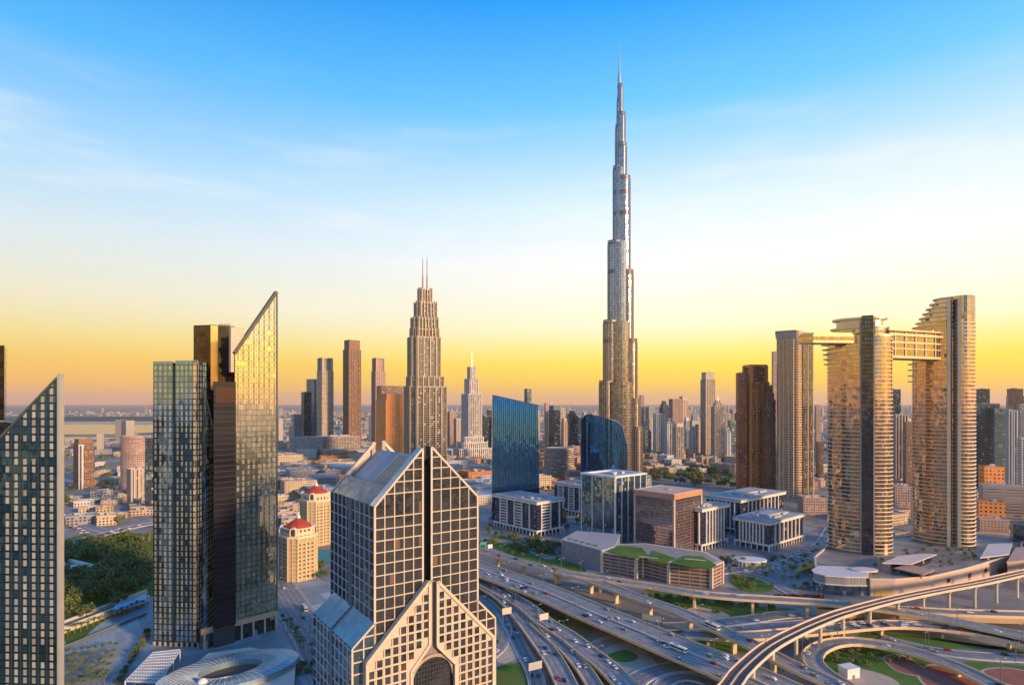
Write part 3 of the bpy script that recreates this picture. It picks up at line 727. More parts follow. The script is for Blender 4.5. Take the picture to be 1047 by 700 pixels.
    for P_ in (L_, R_):
        t0 = min(p[0] for p in P_); t1 = max(p[0] for p in P_); nc = round((t1 - t0) / 4.35); dx = (t1 - t0) / nc
        for i in range(nc):
            for j in range(30):
                tc_ = t0 + dx * (i + .5); zc = e - nz * .5 - j * nz * .8 - 40
                if zc < 2: break
                hw_, hh = dx * .345, nz * .31
                c4 = [(tc_ - hw_ - .5, zc - hh - .5), (tc_ + hw_ + .5, zc - hh - .5), (tc_ + hw_ + .5, zc + hh + .5), (tc_ - hw_ - .5, zc + hh + .5)]
                ok = [inside(P_, *c) for c in c4]
                if not all(ok): continue
                pm = M(); pl.boxtz(pm, tc_ - hw_, tc_ + hw_, zc - hh, zc + hh, dv - .06, dv + .2)
                pm.build('window', wg, t)
                # reveal: proud cream surround makes the pane sit back
                for bx in ((tc_ - dx / 2 + .1, tc_ - hw_, zc - hh, zc + hh), (tc_ + hw_, tc_ + dx / 2 - .1, zc - hh, zc + hh)):
                    pl.boxtz(bars, *bx, dv - .55, dv + .1)
        gb = M()
        for i in range(nc + 1): pass
        for i in range(len(P_)):
            a, b = P_[i], P_[(i + 1) % len(P_)]
            if a[1] == 0 and b[1] == 0: continue
            bars.bar(pl.p(*a, dv - .3), pl.p(*b, dv - .3), 1.5, .9, up=(-pl.v.x, -pl.v.y, 0))
    bars.build('v_frame_border', crm, t)
    # arch
    A0, A1 = pl.t(418), pl.t(461); ca = (A0 + A1) / 2; ra = (A1 - A0) / 2; zc = pl.tz(439, 668)[1] - ra
    arc = [(ca + ra * math.cos(math.pi * i / 24), zc + ra * math.sin(math.pi * i / 24)) for i in range(25)]
    m = M(); pl.ext(m, [(A0, 0), (A1, 0)] + arc, -1.6, -.5); m.build('arch_glazing', facade((.05, .055, .06), (.12, .12, .13), 1.6, 2.2, fw=.9, fz=.9, gm=.9, gr=.06, blind=0, var=.2), t)
    m = M(); top = [pl.tz(462, 676), pl.tz(443.5, 658.5), (pl.t(443.5), pl.tz(443.5, 592)[1]), (pl.t(435.5), pl.tz(435.5, 592)[1]), pl.tz(435.5, 657), pl.tz(417, 684)]
    m.face([pl.p(a, b, -1.9) for a, b in [(A1, zc)] + [(pl.t(462), zc)] + top + [(pl.t(417), zc), (A0, zc)] + arc[::-1][:-1]][::1])
    m.build('arch_surround', plain((.24, .21, .18), .5), t)
    ab = M()
    for p_, q_ in zip(arc, arc[1:]): ab.bar(pl.p(*p_, -2.4), pl.p(*q_, -2.4), 1.6, 1.2, up=(-pl.v.x, -pl.v.y, 0))
    ab.build('arch_rib', plain((.40, .30, .22), .55), t)
    return pl
gabled_tower()

# ---- the spire tower
def spire_tower():
    Y = 1128; c = Vector((PX(633.2, Y), Y)); px = Y / F
    t = T('spire_tower', 'tallest tower in the city, stepped silver setbacks tapering to a needle spire', 'skyscraper', (c.x, c.y, 0))
    gm_ = facade((.20, .17, .145), (.32, .28, .25), 2.8, 5.2, fw=.70, fz=.84, gm=.9, gr=.12, jit=.02, var=.3, wr=.4, wm=.5, blind=.0, wave=.03, wvar=.1)  # lower tiers: warm reflected horizon put into the silver's colour
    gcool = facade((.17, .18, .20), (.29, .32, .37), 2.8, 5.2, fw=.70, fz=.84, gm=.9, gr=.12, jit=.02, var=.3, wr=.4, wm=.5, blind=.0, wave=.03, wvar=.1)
    dkm = plain((.16, .12, .10), .5, .3)
    W_ = lambda y: PZ(y, Y)
    # left, right and rear wings: (half extent in px, top y)
    left = [(21.6, 390), (17.2, 328.7), (12.2, 248), (6.6, 171.5), (4.0, 128.5), (2.4, 101)]
    right = [(22.3, 436), (20.2, 409), (17.2, 348), (13.7, 279), (10.8, 182), (7.2, 148), (5.9, 116.5), (3.4, 87)]
    rear = [(20, 420), (16, 362), (13, 300), (9, 214), (6, 140), (3.5, 108)]
    def wing(ang, tiers, kx):
        a = R(ang); u = Vector((math.cos(a), math.sin(a))); v = Vector((-u.y, u.x))
        for i, (e, y) in enumerate(tiers):
            hw_ = max(1.8, min(12.5, e * px * .62)); reach = max(.5, (e * px - hw_ * 1.0) / kx)
            n = 10; fp = [c - v * hw_] + [c + u * reach + u * hw_ * math.cos(q) + v * hw_ * math.sin(q) for q in [-math.pi / 2 + math.pi * k / n for k in range(n + 1)]] + [c + v * hw_]
            z1 = W_(y); zb = 0 if i == 0 else W_(tiers[i - 1][1]) - 1
            m = M(); m.prism(fp, zb if i else 0, z1)
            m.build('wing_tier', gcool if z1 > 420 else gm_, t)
            m = M(); m.prism(offset(fp, .35), z1 - 6, z1 - 3); m.prism(offset(fp, .3), z1 + .1, z1 + 1.4); m.build('tier_parapet', dkm, t)
            f_ = M()
            nf = 7
            for k in range(len(fp) - 1):
                a_, b_ = fp[k], fp[k + 1]; L = (b_ - a_).length; kk = max(1, int(L / 3.6)); uu = (b_ - a_) / L; nn = Vector((uu.y, -uu.x))
                for j in range(kk):
                    f_.obox(a_ + uu * (L * (j + .5) / kk) + nn * .3, uu, .28, .55, zb, z1 - 6.2)
            f_.build('fin', plain((.46, .46, .47), .35, .8) if z1 > 420 else plain((.52, .43, .35), .35, .8), t)  # lower fins tinted with that warm reflection too
    wing(205, left, .906); wing(-25, right, .906); wing(90, rear, 1)
    core = [(16.5, 391), (13.5, 330), (10.2, 249), (6.4, 173), (3.9, 118), (2.4, 88)]
    zb = 0
    for r_, y in core:
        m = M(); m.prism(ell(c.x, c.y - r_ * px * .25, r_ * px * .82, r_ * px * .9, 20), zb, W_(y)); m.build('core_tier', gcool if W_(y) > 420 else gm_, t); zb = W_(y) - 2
    for y in (279, 349, 219.5, 198.5, 409):
        z = W_(y)
        e = {279: 12.9, 349: 16.8, 219.5: 9.2, 198.5: 7.6, 409: 20.4}[y] * px
        for ang, tiers in ((205, left), (-25, right)):
            a = R(ang); u = Vector((math.cos(a), math.sin(a))); v = Vector((-u.y, u.x))
            use = [x for x in tiers if W_(x[1]) > z - 3]; 
            if not use: continue
            ee = use[0][0]
            hw_ = max(1.8, min(12.5, ee * px * .62)) + .45; reach = max(.5, (ee * px - hw_) / .906) + .1
            n = 10; fp = [c - v * hw_] + [c + u * reach + u * hw_ * math.cos(q) + v * hw_ * math.sin(q) for q in [-math.pi / 2 + math.pi * k / n for k in range(n + 1)]] + [c + v * hw_]
            m = M(); m.prism(fp, z - 4, z + 4, bot=True); m.build('plant_floor', dkm, t)
    m = M(); m.tube([Vector((c.x, c.y, W_(y))) for y in (90, 76, 75, 62, 61, 44)], [2.2 * px, 1.5 * px, .95 * px, .6 * px, .38 * px, .12 * px], 10); m.build('spire', STEEL, t)
    pod = M(); pod.prism(ell(c.x, c.y - 6, 58, 40, 30), 0, 26); pod.build('podium', facade((.4, .36, .32), (.12, .16, .2), 3, 4.5, fw=.8, fz=.6), t)
spire_tower()

# ---- the twin oval towers with the sky bridge
BRZ = facade((.10, .07, .045), (.60, .41, .25), 2.2, 3.9, fw=.93, fz=.97, gm=.95, gr=.05, jit=.007, var=.15, blind=.03, bcol=(.34, .20, .11), wave=.03)
SLABC = plain((.78, .64, .47), .5)
def oval(name_t, fp, z0, z1, fh=3.9, proud=.65, th=.62):
    t = name_t
    M().prism(fp, z0, z1).build('glazing', BRZ, t)
    slabs(fp, z0, z1, fh, proud, th).build('balcony_cladding', SLABC, t)
def local(px, Y): return Vector((PX(px, Y), Y))
def twin_towers():
    # middle tower
    Y = 606; c = local(878.5, Y); b = -math.degrees(math.atan2(c.x, c.y)); zt = PZ(346, Y)
    t = T('oval_tower', 'bronze oval tower with dark vertical slot and disc roofs, shorter of the bridged pair', 'tower', (c.x, c.y, 0), 'oval towers joined by the sky bridge')
    kb = .845; fp = ell(c.x, c.y, 33.3 * kb, 18, 44, b); oval(t, fp, 8, zt)
    m = M()
    for rx, ya, yb in ((34.5, 346, 344), (27.5, 344, 337), (30.5, 337, 335.5), (24, 335.5, 328), (28.5, 328, 326)):
        m.prism(ell(c.x, c.y, rx * kb, rx * .54, 40, b), PZ(ya, Y), PZ(yb, Y), bot=True)
    m.build('crown', plain((.70, .54, .32), .3, .6), t)
    g = M(); g.prism(ell(c.x, c.y, 27.7 * kb, 27.7 * .54, 40, b), PZ(343, Y), PZ(338.5, Y)); g.build('crown_glazing', BRZ, t)
    u = Vector((math.cos(R(b)), math.sin(R(b)))); v = Vector((-u.y, u.x))
    x0 = 33.3 * kb * (881 - 878.5) / 34.5; x1 = 33.3 * kb * (893 - 878.5) / 34.5
    m = M(); q = c - v * 18.4 + u * (x0 + x1) / 2; m.obox(q + v * 4, u, (x1 - x0) / 2, 6.5, 2, PZ(326, Y) + .5); m.build('core_slot', facade((.03, .03, .035), (.10, .11, .13), 2.5, 4, fw=.9, fz=.8, gm=.9, gr=.07, blind=0, var=.2), t)
    m = M()
    for o in (x0 - .6, x1 + .6): m.obox(c - v * 14.6 + u * o, u, .8, 4.6, 2, PZ(331, Y))
    m.build('slot_edge', plain((.55, .40, .28), .5), t)
    # ledges that stick out below the bridge
    m = M()
    for y in (352, 357, 362, 367, 372): m.prism(ell(c.x - u.x * 3.5, c.y - u.y * 3.5, (36.0 - (y - 352) * .14) * kb, 16, 40, b), PZ(y, Y), PZ(y - 1, Y), bot=True)
    m.build('ledge', SLABC, t)
    # taller tower
    Y2 = 640; c2 = local(964, Y2); b2 = -math.degrees(math.atan2(c2.x, c2.y)); u2 = Vector((math.cos(R(b2)), math.sin(R(b2)))); v2 = Vector((-u2.y, u2.x))
    t2 = T('oval_tower', 'bronze oval tower with raked stepped top and cream fins, taller of the bridged pair', 'tower', (c2.x, c2.y, 0), 'oval towers joined by the sky bridge')
    k2 = .80; fp2 = ell(c2.x, c2.y, 33.6 * k2, 19, 44, b2); oval(t2, fp2, 8, PZ(338, Y2))
    m = M(); g = M()
    for i in range(7):
        y0 = 338 - i * 4.6; sh = i * 1.7; rx = 33.6 * k2 - sh * .9
        cc = c2 + u2 * sh * .9
        g.prism(ell(cc.x, cc.y, rx - 1.6, 15.5 - i * .4, 36, b2), PZ(y0 + .6, Y2), PZ(y0 - 4.2, Y2)); m.prism(ell(cc.x, cc.y, rx + .6, 17.5 - i * .4, 36, b2), PZ(y0 - 3.4, Y2), PZ(y0 - 4.6, Y2), bot=True)
    g.build('crown_glazing', BRZ, t2); m.build('crown', plain((.70, .54, .32), .3, .6), t2)
    m = M(); q = c2 + u2 * 16; shf = ell(q.x - v2.x * 2.5, q.y - v2.y * 2.5, 11.4, 17.5, 26, b2); m.prism(shf, 8, PZ(306, Y2)); m.build('shaft_glazing', BRZ, t2)
    slabs(shf, 8, PZ(330, Y2), 3.9, .7, .9).build('balcony_cladding', SLABC, t2)
    m = M()
    for o in (5.0, 13.6): m.obox(c2 - v2 * 18.6 + u2 * o, u2, 1.5, 3.6, 2, PZ(309, Y2))
    m.build('fin', plain((.72, .57, .38), .45), t2)
    m = M()
    for o in (7.6, 11.0): m.obox(c2 - v2 * 18.6 + u2 * o, u2, .4, 3.2, 2, PZ(309, Y2))
    m.build('fin', plain((.30, .2, .14), .45), t2)
    m = M()
    for y in (372, 378, 384, 390): m.prism(ell(c2.x - u2.x * 3.0, c2.y - u2.y * 3.0, 35.4 * k2, 15.5, 40, b2), PZ(y, Y2), PZ(y - 1, Y2), bot=True)
    m.build('ledge', SLABC, t2)
    # bridge
    A = local(818, 600); B = local(893, 612); Cc = local(940, 634)
    d = (Cc - local(846, 604)).normalized(); n = Vector((-d.y, d.x)); mid_ = (A + Cc) / 2
    t3 = T('sky_bridge', 'golden sky bridge spanning the oval towers, its thin end cantilevered past the shorter one', 'sky bridge', (mid_.x, mid_.y, PZ(350, 615)))
    Yb = 612
    m = M(); p0 = local(817, 598); p1 = local(890, 604)
    wd = 11
    L = (p1 - p0).length; dd = (p1 - p0).normalized(); nn = Vector((-dd.y, dd.x))
    fpA = [p0 - nn * 3, p0 + dd * 8 - nn * wd, p1 - nn * wd, p1 + nn * wd, p0 + dd * 8 + nn * wd, p0 + nn * 3]
    m.prism(fpA, PZ(351.5, 602), PZ(349.3, 602), bot=True); m.prism(fpA, PZ(345.2, 602), PZ(343.2, 602), bot=True); m.prism(scalefp(fpA, .92), PZ(343.2, 602), PZ(341.5, 602)); M().prism(scalefp(fpA, .965), PZ(349.3, 602), PZ(345.2, 602)).build('cantilever_glazing', BRZ, t3); m.build('cantilever', plain((.74, .48, .22), .3, .6), t3)
    P_ = local(899, 606); Q_ = local(950, 632); dd = (Q_ - P_).normalized(); nn = Vector((-dd.y, dd.x)); fpB = [P_ - nn * 11, Q_ - nn * 11, Q_ + nn * 11, P_ + nn * 11]
    M().prism(fpB, PZ(366, 615), PZ(341, 615), bot=True).build('glazing', BRZ, t3)
    m = M()
    for y, w_ in ((367, 2.4), (358, 1.0), (352, 1.6), (345, 2.2), (340, 1.6)): m.prism(offset(fpB, .8 if y != 345 else 2), PZ(y, 615), PZ(y - w_, 615), bot=True)
    m.build('deck_cladding', plain((.72, .53, .28), .3, .5), t3)
    m = M()
    for i in range(5): m.obox(P_ + dd * ((i + .5) * (Q_ - P_).length / 5) - nn * 11.3, dd, .5, .5, PZ(366, 615), PZ(341, 615))
    m.build('mullion', SLABC, t3)
twin_towers()
def corner_tower():
    # flared tower beside the pair: broad ribbed face and a bronze side
    Y = 1010; pl = Plane(local(817, Y), 40); fp = corner_box(792, 817, 834, Y, 40)
    t = T('flared_tower', 'pink beige slender tower with flared curved top beside the thin bridge end', 'tower', (*ctr(fp), 0))
    zt = PZ(346, Y)
    ch_ = []
    for q_ in range(4):
        a_, b_, c_ = fp[q_ - 1], fp[q_], fp[(q_ + 1) % 4]
        for f_ in (0, .25, .5, .75, 1): ch_.append(((b_ + (a_ - b_) * .2) * (1 - f_) + b_ * f_) * (1 - f_) + (b_ * (1 - f_) + (b_ + (c_ - b_) * .2) * f_) * f_)
    flat_ = fp; fp = ch_
    M().prism(fp, 0, zt).build('glazing', facade((.60, .40, .25), (.26, .18, .12), 3.2, 4.2, fw=.70, fz=.66, gm=.9, gr=.08, var=.25, blind=.03), t)
    slabs(fp, 0, zt, 4.2, .5, .7).build('cladding', plain((.68, .48, .30), .6), t)
    fins(fp, 0, zt, 8.5, 1.3, 1.4, edges=(4, 19)).build('fin', plain((.70, .50, .32), .6), t)
    m = M(); z = zt
    for k, sc in enumerate((1.01, 1.035, 1.06, 1.075)):
        m.prism(scalefp(fp, sc), z, z + 2.6, bot=True); z += 2.62
    m.build('crown', plain((.52, .38, .28), .55), t)
    m = M(); a = scalefp(fp, 1.08)
    m.prism(a, z, [z + 3 + 2.5 * math.cos(2 * math.pi * (i_ - 17) / len(a)) for i_ in range(len(a))]); m.build('roof', plain((.42, .30, .22), .6), t)
    m = M()
    e = flat_[1] - flat_[0]
    for f0 in (.3, .66): m.obox(flat_[0] + e * f0 - Vector((-e.y, e.x)).normalized() * .6, e, e.length * .12, 1.0, 0, zt); 
    m.build('dark_channel', facade((.07, .06, .05), (.28, .24, .19), 2, 4.2, fw=.8, fz=.6), t)
corner_tower()

# ---- left group
SLOT = lambda wall, slot, pw, fh, fw, fz, **k: facade(slot, wall, pw, fh, fw, fz, **k)
def slotmat(glass, slot, pw, fh, gm=.92, gr=.04, fw=.42, fz=.62, var=.13, jit=.006, wave=.012):
    """mirror glass sheet with pale blind-backed slots, one per bay and floor"""
    m, t, p = newmat('facade'); d = D(t); u, v, _ = d.sep(d.uv()); u = d.math('DIVIDE', u, pw); v = d.math('DIVIDE', v, fh)
    iu, iv = d.math('FLOOR', u), d.math('FLOOR', v); fu, fv = d.math('SUBTRACT', u, iu), d.math('SUBTRACT', v, iv)
    au = d.math('ABSOLUTE', d.math('SUBTRACT', fu, .5)); av = d.math('ABSOLUTE', d.math('SUBTRACT', fv, .5))
    slot_ = d.math('MULTIPLY', d.math('LESS_THAN', au, fw / 2), d.math('LESS_THAN', av, fz / 2))
    w = d.white(d.comb(iu, iv, 1.0)); w2 = d.white(d.comb(d.math('FLOOR', d.math('MULTIPLY', u, 3)), iv, 4.0))
    joint = d.math('MAXIMUM', d.math('GREATER_THAN', av, .46), d.math('GREATER_THAN', au, .475))
    gc = d.mixc(w2[0], tuple(x * (1 - var) for x in glass), tuple(min(1, x * (1 + var)) for x in glass))
    gc = d.mixc(joint, gc, tuple(x * .25 for x in glass))
    gone = d.math('GREATER_THAN', w[0], .90)
    sc = d.mixc(w[0], tuple(x * .55 for x in slot), slot)
    s2 = d.math('MULTIPLY', slot_, d.math('SUBTRACT', 1, gone))
    t.links.new(d.mixc(s2, gc, sc), p.inputs['Base Color']); t.links.new(d.mixf(s2, gm, .35), p.inputs['Metallic']); t.links.new(d.mixf(s2, gr, .15), p.inputs['Roughness'])
    geo = t.nodes.new('ShaderNodeNewGeometry').outputs['Normal']
    nn = t.nodes.new('ShaderNodeTexNoise'); t.links.new(d.obj(), nn.inputs[0]); nn.inputs['Scale'].default_value = .10; nn.inputs['Detail'].default_value = 3
    o = d.vm('ADD', d.vm('SCALE', d.vm('SUBTRACT', w2[1], (.5, .5, .5)), jit * 2), d.vm('SCALE', d.vm('SUBTRACT', nn.outputs[1], (.5, .5, .5)), wave * 4))
    t.links.new(d.vm('NORMALIZE', d.vm('ADD', geo, o)), p.inputs['Normal']); return m
def radial_body(pl, t0, t1, d0, depth, z0, za, zb):
    """rear volume that narrows away from the street face"""
    p, q = pl.p(t0, 0, d0).xy, pl.p(t1, 0, d0).xy; k = 1 + depth / 420
    m = M(); m.prism([p, q, q * k + Vector((-.5, 0)), p * k + Vector((1.5, 0))], z0, [za, zb, zb - 6, za - 2]); return m
def left_group():
    # raked tower at the picture's edge
    Y = 312; pl = Plane((PX(3, Y), Y), -4); t1 = pl.t(59)
    t = T('raked_tower', 'dark teal glass tower with raked roofline and pale window slots, cut off by the frame', 'tower', (*pl.p(t1 / 2, 0, 8).xy, 0))
    poly = [(-1.5, 0), (t1, 0), pl.tz(59, 387), pl.tz(3, 447), (-1.5, pl.tz(3, 447)[1] - 1)]
    m = M(); pl.ext(m, poly, 0, 2.2); m.build('face_glazing', slotmat((.085, .19, .24), (.66, .65, .55), t1 / 6.2, 4.0, fw=.38, fz=.74, wave=.02), t)
    # body behind, narrowing so it stays behind the blade
    q = [pl.p(0, 0, 2.2).xy, pl.p(t1 - 1, 0, 2.2).xy, pl.p(t1 - 18, 0, 22).xy, pl.p(-18, 0, 22).xy]
    m = M(); m.prism([Vector(x) for x in q], 0, [poly[3][1] - 3, poly[2][1] - 8, poly[2][1] - 26, poly[3][1] - 3]); m.build('rear_body', glassmat((.14, .19, .2), 3, 4), t)
    m = M(); m.bar(pl.p(t1 + .7, 0, 1), pl.p(t1 + .7, poly[2][1] + 2.5, 1), 1.2, 3.4, up=(0, 1, 0)); m.build('edge_fin', plain((.46, .44, .38), .4, .3), t)
    m = M(); m.bar(pl.p(-1.5, poly[3][1], 1), pl.p(t1, poly[2][1] + .6, 1), 2.8, 1.2); m.build('raked_coping', plain((.10, .12, .12), .4, .4), t)
    m = M(); mt = frange(t1 / 6.2 / 2 * 0 + t1 / 6.2, t1 - 1, t1 / 6.2)
    gridbars(pl, m, poly, mt, [], .22, 0, .25); m.build('mullion', plain((.06, .075, .08), .4, .4), t)
    # dark tower cropped by the frame
    fp = [Vector((PX(-60, 350), 350)), Vector((PX(4.5, 350), 350)), Vector((PX(4.5, 350) - 22, 378)), Vector((PX(-60, 350) - 22, 378))]
    t = T('dark_tower', 'near black tower at the very edge, a sliver beyond the raked tower', 'tower', (*ctr(fp), 0))
    M().prism(fp, 0, PZ(353, 350)).build('glazing', glassmat((.06, .05, .05), 3, 4), t)
    M().prism([Vector((PX(-50, 345), 345)), Vector((PX(14, 345), 345)), Vector((PX(14, 345) - 18, 372)), Vector((PX(-50, 345) - 18, 372))], 0, PZ(432, 345)).build('lower_wing', glassmat((.07, .08, .085), 3, 4), t)
    slabs([Vector((PX(-50, 345), 345)), Vector((PX(14, 345), 345)), Vector((PX(14, 345) - 18, 372)), Vector((PX(-50, 345) - 18, 372))], PZ(434, 345), PZ(429, 345), 2.0, .4, .8).build('coping', plain((.3, .34, .3)), t)
    # pale mirror-glass slab of the slanted pair
    Y = 400; pl = Plane((PX(156.5, Y), Y), -7); w = pl.t(201.5)
    t = T('bevelled_tower', 'teal mirror glass tower with slanted shoulder and grid of pale window slots', 'tower', (*pl.p(w / 2, 0, 15).xy, 0))
    zt = pl.tz(180, 369.5)[1]; notch = pl.t(178)
    mt = slotmat((.23, .42, .53), (.50, .52, .47), w / 9, 3.7, fw=.40, fz=.76, wave=.02, jit=.008)
    m = M(); pl.ext(m, [(0, 3), (notch - .9, 3), (notch - .9, zt - .6), (0, zt - .6)], 0, 12, skip=(2,)); m.build('face_glazing', mt, t)
    p2 = Plane(pl.p(notch + .9, 0, 0).xy, -2); wb = p2.t(201.7)
    m = M(); p2.ext(m, [(0, 3), (wb, 3), (wb, zt), (0, zt)], 0, 11, skip=(2,)); m.build('face_glazing', slotmat((.20, .40, .54), (.46, .50, .48), wb / 5, 3.7, fw=.36, fz=.76, wave=.02, jit=.008), t)
    m = M(); pl.boxtz(m, notch - .85, notch + 1.1, 3, zt - 5, 1.5, 10); m.build('notch', plain((.07, .09, .10), .3, .3), t)
    # slanted flank seen at a shallow angle
    fl = Plane(p2.p(wb, 0, 0).xy, 96); d1 = fl.t(219.5); zb = fl.tz(219.5, 446)[1]
    poly = [(0, 3), (d1, 3), (d1, zb), (0, zt + .3)]
    m = M(); fl.ext(m, poly, 0, 2.5); m.build('flank_glazing', slotmat((.52, .42, .30), (.72, .62, .42), d1 / 6, 3.7, fw=.62, fz=.76, wave=.015), t)
    q = [p2.p(0, 0, 11).xy, p2.p(wb - 2.6, 0, 11).xy, fl.p(d1, 0, 2.5).xy, (fl.p(d1, 0, 2.5).xy + Vector((-24, -4)))]
    m = M(); m.prism([Vector(x) for x in q], 3, [zt - 6, zt - 6, zb - 3, zb - 3]); m.build('rear_body', glassmat((.2, .24, .25), 3, 3.7), t)
    m = M(); m.bar(fl.p(0, zt + .6, 1.2), fl.p(d1, zb + .6, 1.2), 3, 1.2); m.bar(pl.p(0, zt - .2, .4), pl.p(notch - 1, zt - .2, .4), 1, 1); m.bar(p2.p(0, zt + .3, .4), p2.p(wb, zt + .3, .4), 1, 1); m.build('coping', plain((.36, .42, .42), .4, .5), t)
    m = M(); q = [pl.p(-3.4, 0, 6).xy, pl.p(-.1, 0, 3).xy, pl.p(-.1, 0, 16).xy, pl.p(-3.4, 0, 16).xy]; m.prism([Vector(x) for x in q], 0, PZ(446, 406)); m.build('side_wing', glassmat((.14, .22, .25), 2, 3.7), t)
    m = M()
    for i in range(9): m.obox(pl.p(w * i / 8, 0, 1.2).xy, pl.u, .5, .7, 0, 3.2)
    M().prism([Vector(x) for x in (pl.p(1, 0, 2).xy, pl.p(w - 1, 0, 2).xy, pl.p(w - 2, 0, 20).xy, pl.p(1, 0, 20).xy)], 0, 3).build('lobby_glazing', glassmat((.05, .07, .08), 3, 3), t)
    m.build('lobby_column', plain((.5, .45, .36)), t)
    # black core block
    Yb = 395; pb = Plane(local(218.6, Yb), 46); tb = pb.t(241.2)
    t = T('black_tower', 'black glass tower wedged between the slanted shoulder tower and the gold pointed one', 'tower', (*pb.p(tb / 2, 0, 12).xy, 0))
    zl = pb.tz(226, 390)[1]
    m = radial_body(pb, .2, tb - .2, 1, 16, 0, zl - .4, zl - .4); m.build('rear_body', DARK, t); m = M(); pb.ext(m, [(0, 13), (tb, 13), (tb, zl), (0, zl)], 0, 1.0); m.build('lower_glazing', facade((.010, .009, .011), (.022, .02, .026), 40, 3.6, fw=1, fz=.82, gm=.2, gr=.14, jit=.004, var=.3, blind=0), t)
    m = M(); pb.ext(m, [(1.2, zl - 14), (tb * .95, zl - 14), (tb * .95, zl - 3.5), (1.2, zl - 3.5)], -.15, .4); m.build('painted_reflection', plain((.05, .022, .014), .25, .3), t)  # a reflection in the dark glass, put in as a reddish panel
    fpu = [Vector(x) for x in (local(198, 434), local(215.5, 431), local(223, 433.5), local(240, 439), local(240, 439) + Vector((-16, 22)), local(198, 434) + Vector((-12, 22)))]
    zu = PZ(332.5, 434)
    gz = facade((.03, .025, .025), (.10, .07, .05), 2.4, 3.7, fw=.94, fz=.94, gm=.95, gr=.05, jit=.015, var=.25, blind=0)
    m = M(); m.prism(fpu, 0, zu); m.build('upper_glazing', gz, t)
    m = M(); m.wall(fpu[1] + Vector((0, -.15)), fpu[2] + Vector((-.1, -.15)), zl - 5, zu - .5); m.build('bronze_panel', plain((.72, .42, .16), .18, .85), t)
    m = M()
    for p_ in (.55, .7): m.obox(fpu[0].lerp(fpu[3], p_) + Vector((0, 8)), (1, 0), 1.6, 1.2, zu, zu + 2.4)
    m.build('roof_plant', ROOFU, t)
    # gold blade
    Yg = 408; pg = Plane((PX(240.5, Yg), Yg), 46); tg = pg.t(283); zb0 = pg.tz(250, 632)[1]
    t = T('blade_tower', 'golden mirror glass tower with roof raked to a sharp point above a tall lobby', 'tower', (*pg.p(tg / 2, 0, 12).xy, 0))
    a, b = pg.tz(240.5, 362), pg.tz(283, 299.5)
    poly = [(0, zb0), (tg, zb0), b, a]
    m = M(); pg.ext(m, poly, 0, .8); m.build('face_glazing', slotmat((.92, .80, .52), (.40, .39, .34), tg / 8, 3.7, gm=.95, fw=.40, fz=.78, wave=.004, jit=.006, var=.12), t)
    m = radial_body(pg, .4, tg - .6, .8, 18, 0, a[1] - 2, b[1] - 3); m.build('rear_body', glassmat((.12, .11, .1), 3, 3.7), t)
    m = M(); m.bar(pg.p(-.2, a[1] + .8, .9), pg.p(tg, b[1] + .8, .9), 3.4, 2.0); m.build('raked_coping', plain((.055, .05, .045), .4, .4), t)
    m = M(); pg.boxtz(m, pg.t(237), pg.t(250.5), a[1] - 12, pg.tz(240, 334)[1], 1.6, 5); m.build('shoulder_panel', plain((.40, .31, .26), .4, .2), t)
    m = M(); m.bar(pg.p(tg + .2, zb0, .4), pg.p(tg + .2, b[1], .4), .8, 1.6, up=(0, 1, 0)); m.build('edge_fin', plain((.12, .15, .16), .35, .5), t)
    # lobby: tall posts, cream beam, glass
    lp = [(216 + i * 7.5, 0) for i in range(10)]
    m = M(); pg.ext(m, [(-21, 0), (tg - .5, 0), (tg - .5, zb0), (-21, zb0 - .2)], 1.2, 4); m.build('lobby_glazing', facade((.20, .17, .13), (.16, .22, .24), 3.4, 4.6, fw=.93, fz=.93, gm=.8, gr=.07, blind=.25, bcol=(.5, .4, .26)), t)
    m = M(); pg.boxtz(m, -21.5, tg, zb0 - 3.6, zb0 - .05, -.2, 1.2); m.build('lobby_beam', plain((.52, .38, .25)), t)
    for i in range(7):
        m = M(); pg.boxtz(m, -20 + i * (tg + 19) / 6, -18.9 + i * (tg + 19) / 6, 0, zb0 - 3.6, -.1, 1.0); m.build('lobby_column', plain((.52, .42, .30)), t)
left_group()

